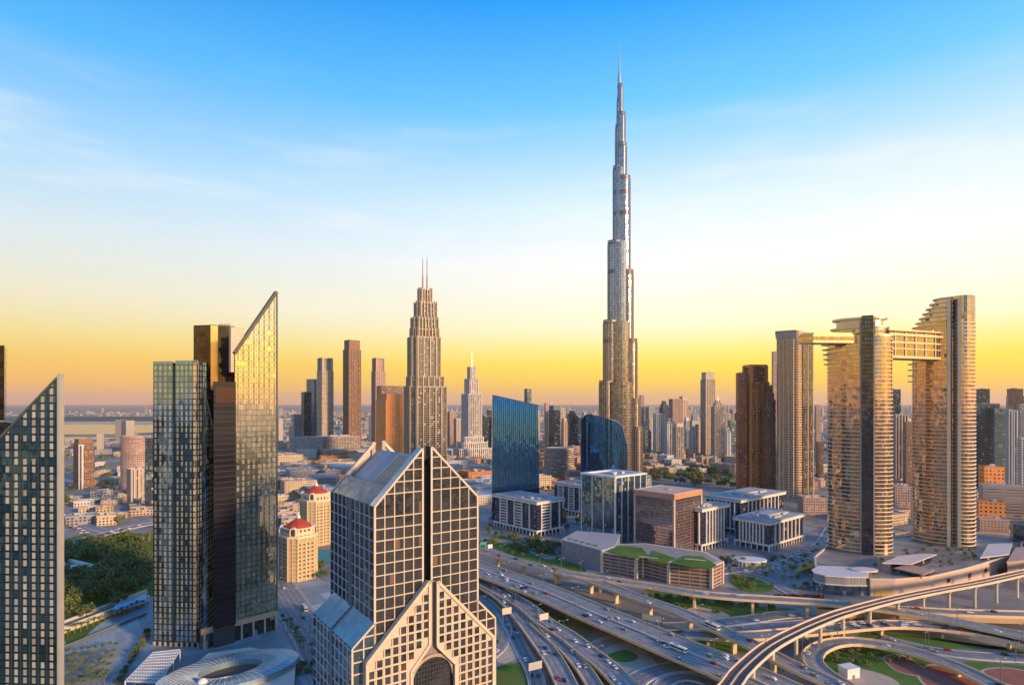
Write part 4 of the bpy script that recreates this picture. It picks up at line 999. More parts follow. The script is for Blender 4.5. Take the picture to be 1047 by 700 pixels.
# ---- centre: stepped tower with twin masts
def stepped_tower():
    Y = 1130; k = Y / F; c = local(434.6, Y); a = 14
    t = T('stepped_tower', 'tall art deco style tower stepping up to two thin masts, golden upper flank', 'skyscraper', (c.x, c.y, 0))
    wl_ = facade((.20, .165, .13), (.10, .11, .12), 3.4, 4.0, fw=.78, fz=.70, gm=.85, gr=.08, jit=.03, var=.5, wr=.5)
    lt = plain((.44, .36, .27), .4, .2)
    tiers = [(413, 457, 396, 0, .9), (415.2, 454, 386, 396, .86), (416.6, 450.5, 346, 388, .84), (419, 449, 338, 346, .82), (420, 448, 327, 338, .8), (423.6, 446.5, 311, 328, .78), (427.5, 441.5, 297, 312, .7)]
    for i, (x0, x1, y1, y0, asp) in enumerate(tiers):
        w = (x1 - x0) * k; w /= (math.cos(R(a)) + asp * math.sin(R(a))); cc = local((x0 + x1) / 2, Y)
        fp = rect(cc.x, cc.y, w, w * asp, a - math.degrees(math.atan2(cc.x, cc.y)))
        # chamfered plan
        ch = []
        for q in range(4):
            p0, p, p1 = fp[q - 1], fp[q], fp[(q + 1) % 4]; ch += [p + (p0 - p) * .16, p + (p1 - p) * .16]
        z0 = 0 if y0 == 0 else PZ(y0, Y) - 1; z1 = PZ(y1, Y)
        dark = i == 3
        M().prism(ch, z0, z1).build('tier', facade((.20, .14, .10), (.12, .1, .09), 3, 4, fw=.7, fz=.6) if dark else wl_, t)
        fins(ch, z0, z1 + (4 if i > 2 else 2), 10.5 if i < 3 else 6, 1.5 if i < 3 else 1.3, 2.2).build('fin', lt, t)
        if i < 3: slabs(ch, z0, z1, 4.0, .5, .8).build('cladding', plain((.36, .31, .26), .5), t)
        M().prism(offset(ch, .8), z1, z1 + 1.2, bot=True).build('cornice', lt, t)
    for x in (432.2, 436.6):
        p = local(x, Y - 6); m = M(); m.tube([Vector((p.x, p.y, PZ(y, Y))) for y in (300, 284, 283, 264)], [1.5, 1.2, .9, .5], 8); m.build('mast', plain((.18, .14, .12), .4, .6), t)
    x0 = PZ(380, Y)
stepped_tower()
# ================================================================== middle distance
BLUE = facade((.015, .03, .05), (.07, .29, .56), 1.7, 4.0, fw=.84, fz=.985, gm=.97, gr=.03, jit=.006, var=.18, blind=0, wave=.008)
def blue_towers():
    Y = 830; pl = Plane((PX(504, Y), Y), 4); w = pl.t(551)
    t = T('blue_glass_tower', 'blue mirror glass tower with slanted flat roofline, straight sided', 'tower', (*pl.p(w / 2, 0, 15).xy, 0))
    a, b = pl.tz(505, 404), pl.tz(550.5, 414.5)
    poly = [(-1.6, 0), (w + 1.2, 0), b, (0, a[1])]
    m = M(); lean = lambda z: z / 170 * 5.2
    m.face([pl.p(x, z, lean(z)) for x, z in poly], list(poly)); pl.ext(m, poly, lean(0), 30, front=False, skip=(1, 2, 3))
    for i_ in (1, 2, 3):
        A, B = poly[i_], poly[(i_ + 1) % 4]; m.face([pl.p(*A, lean(A[1])), pl.p(*A, 30), pl.p(*B, 30), pl.p(*B, lean(B[1]))], [(0, A[1]), (30, A[1]), (30, B[1]), (0, B[1])])
    m.build('glazing', BLUE, t)
    m = M()
    for i in range(23):
        tt = w * (i + .3) / 23
        for z0, z1 in cuts(poly, tt, 0): m.bar(pl.p(tt, z0, lean(z0) - .15), pl.p(tt, z1 + .3, lean(z1) - .15), .7, .6, up=(pl.v.x, pl.v.y, 0))
    m.build('mullion', plain((.02, .05, .10), .35, .6), t)
    m = M(); m.bar(pl.p(0, a[1] + .5, 6), pl.p(w, b[1] + .5, 6), 2.2, 1.0); m.bar(pl.p(w + .2, b[1] + .2, 0), pl.p(w + .2, b[1] + .2, 30), 1.2, 1); m.build('coping', plain((.10, .15, .22), .4, .5), t)
    # sail shaped sister tower
    Y = 900; c = local(619, Y); k = Y / F
    t = T('blue_glass_tower', 'curved sail shaped blue glass tower peaking on one side before the spire tower', 'tower', (c.x, c.y, 0))
    # lens plan, its top cut by a curve that falls from the peak
    n = 22; fr = []; bk = []
    for i in range(n + 1):
        f = i / n; px = 594 + 49 * f; x = PX(px, Y); bow = math.sin(math.pi * f) ** .8
        top = 423 + (1 - min(1, f / .14)) ** 2 * 7 + max(0, f - .14) * 12 + max(0, f - .62) ** 2 * 60 + max(0, f - .86) * 120
        fr.append((Vector((x, Y - 4 - 13 * bow + 16 * f)), PZ(top, Y))); bk.append((Vector((x, Y + 8 + 11 * bow + 16 * f)), PZ(top + 2, Y)))
    fp = [q[0] for q in fr] + [q[0] for q in bk[::-1]]; zz = [q[1] for q in fr] + [q[1] for q in bk[::-1]]
    m = M(); u = 0
    for i in range(len(fp)):
        j = (i + 1) % len(fp); u = m.wall(fp[i], fp[j], 0, 0, u, zz[i], zz[j])
    for i in range(n): m.face([(*fr[i][0], fr[i][1]), (*fr[i + 1][0], fr[i + 1][1]), (*bk[i + 1][0], bk[i + 1][1]), (*bk[i][0], bk[i][1])])
    m.build('glazing', BLUE, t)
    m = M()
    for i in range(0, n + 1): m.bar((*(fr[i][0] - Vector((0, .25))), 0), (*(fr[i][0] - Vector((0, .25))), fr[i][1] + .4), .4, .5, up=(0, 1, 0))
    m.build('mullion', plain((.02, .05, .10), .35, .6), t)
    m = M()
    for i in range(n): m.bar((*fr[i][0], fr[i][1] + .3), (*fr[i + 1][0], fr[i + 1][1] + .3), 1.4, 1.0)
    m.build('coping', plain((.12, .2, .28), .4, .5), t)
blue_towers()

def colonnade(name, label, pl_, pc, pr, Yc, ztop, a=40, dark=(.04, .045, .085), col=(.72, .66, .60), ribs=(7, 6), arc=6.5, roofc=(.40, .39, .37), bay=None):
    """office block of dark glass between tall pale piers, on an open arcade"""
    fp = corner_box(pl_, pc, pr, Yc, a); t = T(name, label, 'office building', (*ctr(fp), 0))
    g = glassmat((.12, .13, .20), 2.6, 3.6, gm=.9, gr=.05, jit=.02, var=.5)
    wm_ = plain(col, .6); inn = offset(fp, -1.0); low = offset(fp, -3)
    M().prism(low, 0, arc).build('arcade_glazing', glassmat((.10, .12, .15), 3, 3.2), t)
    M().prism(inn, arc, ztop - 3, bot=True).build('glazing', g, t)
    slabs(inn, arc + .1, ztop - 4, 3.6, .12, .5).build('spandrel_cladding', plain(tuple(x * 1.2 for x in dark), .45), t)
    m = M(); m.prism(offset(fp, .6), arc - 1, arc + .9, bot=True); m.build('arcade_beam', wm_, t)
    m = M(); m.prism(offset(fp, 1.6), ztop - 3.4, ztop - .6, bot=True); m.build('cornice', wm_, t)
    o = offset(fp, 2.2); m = M(); m.prism(o, ztop - .6, ztop + .5, bot=True); m.build('roof', plain(roofc, .8, 0, .3, .08), t)
    for e, nr in zip((0, 3), ribs):
        A, B = fp[e], fp[(e + 1) % 4]; L = (B - A).length; u = (B - A) / L; nn = Vector((u.y, -u.x))
        for i in range(nr):
            f = .16 + .68 * i / max(1, nr - 1)
            p = A + u * L * f + nn * .15; b = M(); b.obox(p, u, .75, .8, arc + .9, ztop - 3.4); b.build('pier', wm_, t)
            if bay and i % 2 == 0 and i + 1 < nr:
                q = A + u * L * (f + .34 / max(1, nr - 1)); bm_ = M()
                for z in frange(arc + 3, ztop - 4, 3.6): bm_.obox(q - nn * .6, u, L * .34 / max(1, nr - 1), .7, z, z + 1.3)
                bm_.build('bay_cladding', wm_, t)
        na = max(4, round(L / 6.5))
        for i in range(na + 1):
            p = A + u * (L * i / na) + nn * .1; p += u * (.55 if i == 0 else -.55 if i == na else 0)
            b = M(); b.obox(p, u, .5, .5, 0, arc - 1); b.build('arcade_column', wm_, t)
    u = fp[1] - fp[0]; v = fp[3] - fp[0]
    for f1, f2, s1, s2, h in ((.5, .5, .2, .18, 2.6), (.3, .7, .06, .1, 1.8), (.72, .32, .08, .06, 2.2), (.74, .74, .05, .12, 1.6), (.24, .28, .05, .05, 2.0), (.62, .8, .09, .05, 1.5), (.4, .2, .1, .05, 1.7), (.82, .5, .04, .14, 1.9), (.16, .5, .04, .1, 1.4)):
        p = fp[0] + u * f1 + v * f2; b = M(); b.obox(p, u, u.length * s1, v.length * s2, ztop + .5, ztop + .5 + h); b.build('roof_plant', ROOFU, t)
    return t, fp
colonnade('arcaded_office', 'low dark glass office block with pale piers beside the blue mirror tower', 505, 549, 576, 726, PZ(513, 726), bay=True, ribs=(3, 5))
colonnade('arcaded_office', 'pale pillared office block half hidden behind the teal glass box', 566, 598, 622, 850, PZ(497, 850), bay=True, ribs=(3, 5), roofc=(.55, .42, .34))
colonnade('arcaded_office', 'white columned office block with grey roof facing the roundabout plaza', 751, 786.5, 822, 653, PZ(533.6, 653), ribs=(7, 8))
colonnade('arcaded_office', 'white columned office block peeking out from behind the brown glass box', 700, 717.5, 744, 655, PZ(520, 655), ribs=(7, 3))
colonnade('arcaded_office', 'wide white columned office block at the back of the plaza group', 721, 757, 802, 735, PZ(511, 735), ribs=(9, 7))

def glass_boxes():
    fp = corner_box(594.5, 629, 660.5, 684, 41); t = T('glass_box_tower', 'teal glass office box with white vertical ribs and white roof rim', 'office tower', (*ctr(fp), 0))
    zt = PZ(487.6, 684); g = glassmat((.20, .34, .42), 1.9, 3.7, gm=.93, gr=.04, jit=.015, var=.35, blind=.05, bcol=(.3, .32, .3))
    M().prism(fp, 0, zt - 1).build('glazing', g, t)
    wm_ = plain((.74, .74, .72), .5)
    for e, n in ((0, 5), (3, 3)):
        A, B = fp[e], fp[(e + 1) % 4]; L = (B - A).length; u = (B - A) / L; nn = Vector((u.y, -u.x))
        for i in range(n + 1):
            p = A + u * (L * i / n) + nn * .2; p += u * (.4 if i == 0 else -.4 if i == n else 0)
            M().obox(p, u, .42, .55, 0, zt - .8).build('rib', wm_, t)
    m = M(); o, i_ = offset(fp, 1.2), offset(fp, -4.5)
    for k in range(4):
        j = (k + 1) % 4; m.wall(o[k], o[j], zt - 1, zt + .9); m.wall(i_[j], i_[k], zt - .5, zt + .9)
        m.face([(*o[k], zt + .9), (*o[j], zt + .9), (*i_[j], zt + .9), (*i_[k], zt + .9)]); m.face([(*o[j], zt - 1), (*o[k], zt - 1), (*fp[k], zt - 1), (*fp[j], zt - 1)])
    m.build('roof_rim', wm_, t); M().prism(i_, zt - 1, zt - .4).build('roof', plain((.46, .44, .42)), t)
    for f1, f2, s in ((.45, .5, 4.5), (.66, .4, 2.5), (.35, .35, 2)):
        p = fp[0] + (fp[1] - fp[0]) * f1 + (fp[3] - fp[0]) * f2; M().obox(p, fp[1] - fp[0], s, s * .8, zt - .4, zt + 2.2).build('roof_plant', plain((.55, .5, .46)), t)
    # brown box
    fp = corner_box(648.5, 689.3, 717.6, 633, 43); t = T('glass_box_tower', 'copper framed brown glass office box with flat copper parapet', 'office tower', (*ctr(fp), 0))
    zt = PZ(506, 633); cu = plain((.52, .27, .16), .5, .1); cl = plain((.66, .50, .38), .5)
    M().prism(fp, 0, zt - 5).build('glazing', facade((.16, .095, .07), (.40, .36, .36), 1.6, 3.3, fw=.86, fz=.80, gm=.92, gr=.06, jit=.012, var=.2, blind=.02, bcol=(.28, .2, .15)), t)
    o = offset(fp, .5); m = M(); m.prism(o, zt - 5, zt + .6, bot=True); m.build('parapet', cu, t)
    m = M(); m.prism(offset(fp, -1), zt + .6, zt + .75); m.build('roof', plain((.56, .42, .32), .8), t)
    for k in range(4):
        p = fp[k]; M().obox(p + (ctr(fp) - p).normalized() * .9, fp[1] - fp[0], .95, .95, 0, zt + .9).build('corner_pier', cl, t)
    p = ctr(fp); M().obox(p, fp[1] - fp[0], 4, 3, zt + .75, zt + 1.6).build('roof_hatch', plain((.5, .3, .2)), t)
    M().prism(offset(fp, .2), zt + .6, zt + 1.0, top=False).build('rim', cl, t)
    # podiums
    q = fpx([(574, 572), (615, 584.5), (628, 580), (634, 566), (590, 562)]); t = T('podium_building', 'grey stone podium at the foot of the teal glass box', 'podium', (*ctr(q), 0))
    zt = 20; M().prism(q, 0, zt).build('wall', facade((.30, .30, .33), (.26, .25, .28), 3, 3.2, fw=.94, fz=.9, gm=.1, gr=.5, jit=0, var=.2, blind=0), t)
    M().prism(offset(q, .5), zt, zt + .9).build('coping', plain((.40, .38, .35)), t)
    for i in range(5):
        p = q[0].lerp(q[1], .15 + .16 * i) + Vector((4, 8)); M().obox(p, q[1] - q[0], 3, 1.4, zt + .9, zt + 1.3).build('roof_planter', LAWN, t)
    pts = [(615, 584.5), (650, 591), (657, 589.5), (684, 596.5), (728, 601.5), (739, 596), (722, 585), (660, 575), (630, 576)]
    q = fpx(pts); t = T('car_park_podium', 'brown podium with ribbon openings and grass roof below the copper box', 'podium', (*ctr(q), 0))
    zt = 18.5; M().prism(q, 0, zt).build('wall', facade((.40, .26, .20), (.07, .055, .06), 9, 3.1, fw=.90, fz=.42, gm=.2, gr=.5, jit=0, var=.4, blind=0), t)
    co = plain((.66, .53, .42)); m = M(); m.prism(offset(q, .6), zt, zt + 1.0); m.build('coping', co, t)
    g_ = offset(q, -3.2); m = None
    tw = plain((.34, .29, .23), .8, 0, .3, .1); M().prism(g_, zt + 1.02, zt + 1.15).build("roof", tw, t)
    for pp in ([(621, 564), (650, 571.5), (664, 569), (656, 560), (634, 558)], [(662, 572.5), (678, 576), (692, 571.5), (668, 563)], [(686, 576), (704, 579.5), (726, 582), (733, 578), (718, 569), (700, 568)]):
        gq = [Vector((p.x, p.y)) for p in (G(a_, b_, zt + 1) for a_, b_ in pp)]; M().prism(gq if sum(gq[i].x * gq[(i + 1) % len(gq)].y - gq[(i + 1) % len(gq)].x * gq[i].y for i in range(len(gq))) > 0 else gq[::-1], zt + 1.16, zt + 1.6).build("roof_lawn", LAWN, t)
    cq = ctr(g_); M().obox(cq + Vector((-14, -14)), (1, -.55), 9, .8, zt + 1.3, zt + 1.85).build("roof_path", plain((.62, .58, .48)), t); M().obox(cq + Vector((26, -22)), (1, -.4), 9, .8, zt + 1.3, zt + 1.85).build("roof_path", plain((.62, .58, .48)), t)
    bs = fpx(pts)
    for (ax, ay) in pts[:6]:
        p = G(ax, ay); M().obox(Vector((p.x, p.y)) + (ctr(q) - Vector((p.x, p.y))).normalized() * .6, q[1] - q[0], 1.3, 1.3, 0, zt + 1.3).build('corner_pier', co, t)
glass_boxes()

# ---- hotel podium below the bridged towers
def hotel_podium():
    q = fpx([(890, 609), (915, 609.5), (950, 606.5), (985, 598), (1015, 588.5), (1045, 580), (1045, 560), (990, 556), (905, 562), (846, 572), (833, 584), (834, 597), (872, 600)])
    t = T('hotel_podium', 'curving pinkish stone podium carrying the bridged oval towers', 'podium', (*ctr(q), 0)); zt = 13.5
    w = plain((.56, .40, .30), .6, 0, .14, .03)
    M().prism(q, 0, zt).build('wall', w, t); m = M(); m.prism(offset(q, .5), zt, zt + 1.2, top=False); o, i_ = offset(q, .5), offset(q, -1)
    for k in range(len(q)):
        j = (k + 1) % len(q); m.face([(*o[k], zt + 1.2), (*o[j], zt + 1.2), (*i_[j], zt + 1.2), (*i_[k], zt + 1.2)]); m.wall(i_[j], i_[k], zt, zt + 1.2)
    m.build('parapet', plain((.66, .50, .38), .6), t)
    m = M(); m.face([(*p, zt + .1) for p in i_]); m.build('terrace', pavmat((.27, .24, .20)), t)
    P_ = [G(a, b) for a, b in ((915, 609.5), (950, 606.5), (985, 598), (1015, 588.5))]
    for f, a, b in ((.55, 1, 2), (.2, 2, 3), (.75, 2, 3)):
        p = P_[a].lerp(P_[b], f); d = (P_[b] - P_[a]).normalized(); n = Vector((d.y, -d.x)); M().obox(Vector((p.x, p.y)) + n * .05, d.xy, 2.4, .35, 5.5, 9).build('window', plain((.05, .045, .05), .2), t)
    a, b = G(893, 609), G(913, 609.6); d = (b - a).normalized(); M().obox(((a + b) / 2).xy + Vector((d.y, -d.x)) * .1, d.xy, (b - a).length * .46, .3, .4, 6).build('entrance', plain((.62, .40, .12), .4), t)
    # curved glass shop front at the corner
    c = G(862, 603); q = [Vector((p.x, p.y)) for p in [G(831, 601), G(834, 604.5), G(844, 607), G(864, 608.5), G(886, 608.8), G(888, 600), G(862, 597.5), G(838, 596.5)]]
    t = T('glass_pavilion', 'low curved blue glass pavilion with pale lid roof at the podium corner', 'pavilion', (*ctr(q), 0))
    M().prism(q, 0, 8).build('glazing', glassmat((.16, .26, .34), 2.4, 4, gm=.93), t); M().prism(offset(q, .5), 8, 9, bot=True).build('band', plain((.62, .54, .46)), t)
    M().prism(offset(q, -.2), 9, 15).build('upper_screen', facade((.40, .38, .36), (.24, .26, .28), 1.2, 20, fw=.5, fz=1, gm=.5, gr=.3, jit=0, blind=0), t)
    M().prism(offset(q, .9), 15, 16, bot=True).build('roof', plain((.70, .62, .55)), t)
    # canopies on the terrace
    for lab, pts, z in (('pale wing shaped canopy between the bridged oval towers', [(902, 576), (932, 577), (958, 567), (946, 566), (918, 569)], 20), ('copper flat canopy on the hotel terrace', [(914, 581), (944, 588), (956, 583), (928, 577)], 17.5)):
        q = fpx(pts, z); t = T('terrace_canopy', lab, 'canopy', (*ctr(q), zt))
        M().prism(q, z, [z + .7] * len(q), bot=True).build('roof', plain((.66, .58, .48) if z > 18 else (.48, .30, .22), .5), t)
        for p in scalefp(q, .8): M().prism(ell(p.x, p.y, .3, .3, 8), zt + .1, z).build('post', STEEL, t)
        m = M(); m.prism(scalefp(q, .7), zt + .1, z - 1); m.build('glazing', glassmat((.08, .09, .1), 3, 3), t)
    q = ell(G(884, 585, 14).x, G(884, 585, 14).y, 11, 7, 24); t = T('round_kiosk', 'round pale roofed kiosk on the terrace by the shorter oval tower', 'kiosk', (*ctr(q), zt))
    M().prism(scalefp(q, .75), zt + .1, 16).build('wall', glassmat((.2, .18, .16), 2, 3), t); M().prism(q, 16, 17, bot=True).build('roof', plain((.68, .60, .52)), t)
    # low link building right of the podium
    for lab, pts, z, mt in (('dark glass flat roofed annex at the end of the hotel podium', [(1003, 588), (1030, 584), (1034, 572), (1012, 573)], 16, glassmat((.16, .20, .24), 3, 4)),
                            ('flat copper roofed station pavilion where the viaduct leaves the frame', [(1030, 592), (1075, 586), (1075, 572), (1040, 576)], 15, plain((.42, .28, .20))),
                            ):
        q = fpx(pts); t = T('annex', lab, 'pavilion', (*ctr(q), 0)); M().prism(q, 0, z).build('wall', mt, t); M().prism(offset(q, 1.2), z, z + 1, bot=True).build('roof', plain((.55, .52, .48) if z == 16 else (.46, .32, .24)), t)
hotel_podium()

# ---- cream blocks with red domes
def red_dome(px0, px1, ytop, ybase, lab):
    Y = YG(ybase); c = local((px0 + px1) / 2, Y + 13); w = (px1 - px0) / F * Y
    t = T('domed_apartment_block', lab, 'apartment building', (c.x, c.y, 0)); a = 28 - math.degrees(math.atan2(c.x, c.y))
    fp = rect(c.x, c.y, w * .74, w * .74, a); zt = PZ(ytop + (ybase - ytop) * .32, Y)
    ch = []
    for q in range(4):
        p0, p, p1 = fp[q - 1], fp[q], fp[(q + 1) % 4]; ch += [p + (p0 - p) * .22, p + (p1 - p) * .22]
    wl_ = plain((.48, .35, .19), .75, 0, .16, .2); M().prism(ch, 0, zt).build('wall', wl_, t)
    slabs(ch, 1.5, zt - 2, 3.6, .45, .45).build('string_course_cladding', plain((.68, .56, .36)), t)
    wmat = plain((.05, .05, .06), .15, 0, .2, .5); n = 0
    for e in range(len(ch)):
        A, B = ch[e], ch[(e + 1) % len(ch)]; L = (B - A).length; u = (B - A) / L; nn = Vector((u.y, -u.x))
        if nn.dot(Vector((0, 0)) - A) < 0: continue
        k = 4 if L > 11 else 1
        for i in range(k):
            for z in frange(3.4, zt - 5, 3.6):
                if n >= 96: break
                M().obox(A + u * L * (i + .5) / k + nn * .03, u, .85, .12, z, z + 2).build('window', wmat, t); n += 1
        for f in (.0, .5, 1):
            M().obox(A + u * L * f + nn * .15, u, .5, .45, 0, zt - 1).build('pilaster', plain((.66, .54, .34)), t)
    M().prism(offset(ch, 1.0), zt - 1, zt + .8, bot=True).build('cornice', plain((.72, .62, .44)), t)
    up = scalefp(ch, .82); zu = zt + 7; M().prism(up, zt + .8, zu).build('attic', facade((.66, .52, .32), (.08, .07, .07), 4, 7, fw=.5, fz=.6, gm=.1, gr=.4, jit=0), t)
    # four arched dormers and the red tent roof
    n = 10; R0 = w * .33; m = M()
    prof = [(1.0, 0), (.9, 1.6), (.72, 3.4), (.48, 5.2), (.26, 6.8), (.12, 8.2)]
    for (r0, h0), (r1, h1) in zip(prof, prof[1:]):
        for i in range(n):
            p0, p1 = [2 * math.pi * j / n for j in (i, i + 1)]
            P = lambda r, h, q: (c.x + R0 * r * math.cos(q), c.y + R0 * r * math.sin(q), zu + h)
            m.face([P(r0, h0, p0), P(r0, h0, p1), P(r1, h1, p1), P(r1, h1, p0)])
    m.build('dome', plain((.42, .06, .035), .7, 0, .3, .5), t)
    M().prism(ell(c.x, c.y, R0 * 1.06, R0 * 1.06, 24), zu - .4, zu + .5, bot=True).build('dome_rim', plain((.72, .62, .46)), t)
    m = M(); m.prism(ell(c.x, c.y, R0 * .16, R0 * .16, 10), zu + 8, zu + 9.6); m.tube([Vector((c.x, c.y, zu + 9.5)), Vector((c.x, c.y, zu + 11)), Vector((c.x, c.y, zu + 14))], [R0 * .15, R0 * .08, .1], 8); m.build('finial', WHITE, t)
    for i in range(4):
        q = R(a + 45 + 90 * i); u = Vector((-math.sin(q), math.cos(q))); p = c + Vector((math.cos(q), math.sin(q))) * w * .38; pl = Plane(p - u * 3, math.degrees(math.atan2(u.y, u.x)))
        arcp = [(0, zt), (6, zt)] + [(3 + 3 * math.cos(math.pi * k / 10), zu - 1 + 3 * math.sin(math.pi * k / 10)) for k in range(11)]
        m = M(); pl.ext(m, arcp, -1.0, 2.2); m.build('dormer', plain((.72, .62, .44)), t)
        m = M(); pl.ext(m, [(1.2, zt + 1.4), (4.8, zt + 1.4)] + [(3 + 1.8 * math.cos(math.pi * k / 8), zu - 1 + 1.8 * math.sin(math.pi * k / 8)) for k in range(9)], -1.1, -.9); m.build('dormer_window', plain((.06, .06, .07), .2), t)
red_dome(283, 327, 528, 594, 'cream apartment block under a red dome with white finial, lower down the street')
red_dome(305, 342, 490, 558, 'cream apartment block under a red dome, higher up behind the other domed one')

# ---- oval podium hall, pergola and plaza beside the raked pair
def oval_hall():
    q = fpx([(168, 708), (196, 689), (240, 672), (290, 660), (301, 668), (300, 690), (290, 720), (170, 740)], 0)
    base = fpx([(176, 712), (186, 690), (214, 668), (255, 662), (284, 668), (301, 676), (299, 700), (270, 740), (180, 740)], 9)
    t = T('oval_roofed_hall', 'podium hall with white oval ring roof round a dark courtyard', 'hall', (*ctr(base), 0))
    M().prism(base, 0, 8).build('wall', facade((.50, .42, .32), (.08, .08, .08), 4, 4, fw=.6, fz=.5, gm=.3, gr=.2), t)
    M().prism(offset(base, .8), 8, 9.2, bot=True).build('cornice', plain((.60, .55, .46)), t)
    c = G(236, 680, 14); n = 56; u = Vector((.80, .60)); v = Vector((-.60, .80)); rg = plain((.24, .36, .42), .25, .45, .25, .2)
    m = M(); rm = M()
    def P(r, z, q, k=1.0):
        p = Vector((c.x, c.y)) + u * (r * 1.28 * math.cos(q)) + v * (r * .78 * math.sin(q)); return (p.x, p.y, z)
    pr = [(29, 9.8), (28.6, 12.2), (24, 13.4), (18, 13.5), (13, 12.6), (12.6, 9.3)]
    for (r0, z0), (r1, z1) in zip(pr, pr[1:]):
        for i in range(n):
            a, b = 2 * math.pi * i / n, 2 * math.pi * (i + 1) / n; m.face([P(r0, z0, a), P(r0, z0, b), P(r1, z1, b), P(r1, z1, a)])
    m.build('ring_roof', rg, t)
    for i in range(n):
        a = 2 * math.pi * i / n
        for (r0, z0), (r1, z1) in zip(pr[1:4], pr[2:5]): rm.bar(P(r0, z0 + .08, a), P(r1, z1 + .08, a), .16, .14)
    rm.build('roof_seam', plain((.62, .66, .66), .4, .1), t)
    m = M(); m.face([P(12.7, 9.4, 2 * math.pi * i / n) for i in range(n)]); m.build('courtyard', plain((.12, .09, .07), .8), t)
    m = M()
    for i in range(n):
        a, b = 2 * math.pi * i / n, 2 * math.pi * (i + 1) / n; m.face([P(28.2, 9.2, a), P(28.2, 9.2, b), P(28.9, 10.6, b), P(28.9, 10.6, a)])
    m.build('eave_band', plain((.60, .46, .26), .5), t)
    p = G(207, 690, 17); m = M()
    # small dome lantern
    for i in range(4):
        a0, a1 = math.pi / 2 * i / 4, math.pi / 2 * (i + 1) / 4
        for k in range(14):
            b0, b1 = 2 * math.pi * k / 14, 2 * math.pi * (k + 1) / 14; S_ = lambda a, b: (p.x + 2.6 * math.cos(a) * math.cos(b), p.y + 2.6 * math.cos(a) * math.sin(b), 13 + 2.6 * math.sin(a))
            m.face([S_(a0, b0), S_(a0, b1), S_(a1, b1), S_(a1, b0)])
    m.build('roof_dome', WHITE, t, smooth=True)
    # pergola
    z = 8; q = fpx([(128, 695), (158, 667), (184, 664), (162, 697)], z); t = T('pergola', 'flat white slatted pergola roof standing on the plaza', 'pergola', (*ctr(q), 0))
    A, B, C_, D_ = [Vector((p.x, p.y)) for p in (G(128, 696, z), G(162, 698, z), G(184, 664, z), G(156, 667, z))]
    m = M(); gm = plain((.66, .70, .70), .5)
    for i in range(13): a, b = A.lerp(B, i / 12), D_.lerp(C_, i / 12); m.bar((*a, z), (*b, z), .7, .5)
    for i in range(11): a, b = A.lerp(D_, i / 10), B.lerp(C_, i / 10); m.bar((*a, z + .35), (*b, z + .35), .5, .3)
    m.build('roof_lattice', gm, t)
    m = M(); m.face([(*p, z - .6) for p in (A, B, C_, D_)]); m.build('roof_panel', plain((.30, .36, .38), .4), t)
    for f in (0, .33, .66, 1):
        for s_, e_ in ((A, D_), (B, C_)):
            p = s_.lerp(e_, f); M().prism(ell(p.x, p.y, .35, .35, 8), 0, z - .3).build('post', gm, t)
    # long white walls and steps of the plaza
    for lab, a, b, h in (('long pale garden wall between the park trees and the plaza', (62, 640), (150, 606), 3.0), ('white colonnade wall along the upper plaza edge', (62, 648), (152, 614), 4.5), ('low dark railing wall crossing the plaza', (62, 664), (150, 628), 1.6)):
        p, q = G(*a), G(*b); t = T('garden_wall', lab, 'wall', (*((p + q) / 2).xy, 0)); m = M(); m.bar((p.x, p.y, h / 2), (q.x, q.y, h / 2), 1.6 if h > 2 else .5, h); m.build('wall', plain((.60, .54, .42) if h > 2 else (.12, .14, .15)), t)
        m = M(); m.bar((p.x, p.y, h + .15), (q.x, q.y, h + .15), 2.0 if h > 2 else .7, .3); m.build('coping', plain((.68, .64, .54) if h > 2 else (.2, .22, .22)), t)
        if h > 4:
            L = (q - p).length; u = (q - p) / L
            for i in range(22): c_ = p + u * (L * (i + .5) / 22); M().obox(Vector((c_.x, c_.y)) + Vector((u.y, -u.x)) * 1.1, u.xy, .35, .35, 0, h).build('column', plain((.66, .62, .54)), t)
    q = fpx([(115, 632), (150, 620), (150, 612), (118, 623)]); t = T('blue_canopy', 'bright blue canopy at the foot of the slanted shoulder tower', 'canopy', (*ctr(q), 0)); M().prism(q, 4, 4.6, bot=True).build('roof', plain((.12, .40, .66), .4), t)
    for p in scalefp(q, .9): M().prism(ell(p.x, p.y, .25, .25, 8), 0, 4).build('post', STEEL, t)
oval_hall()
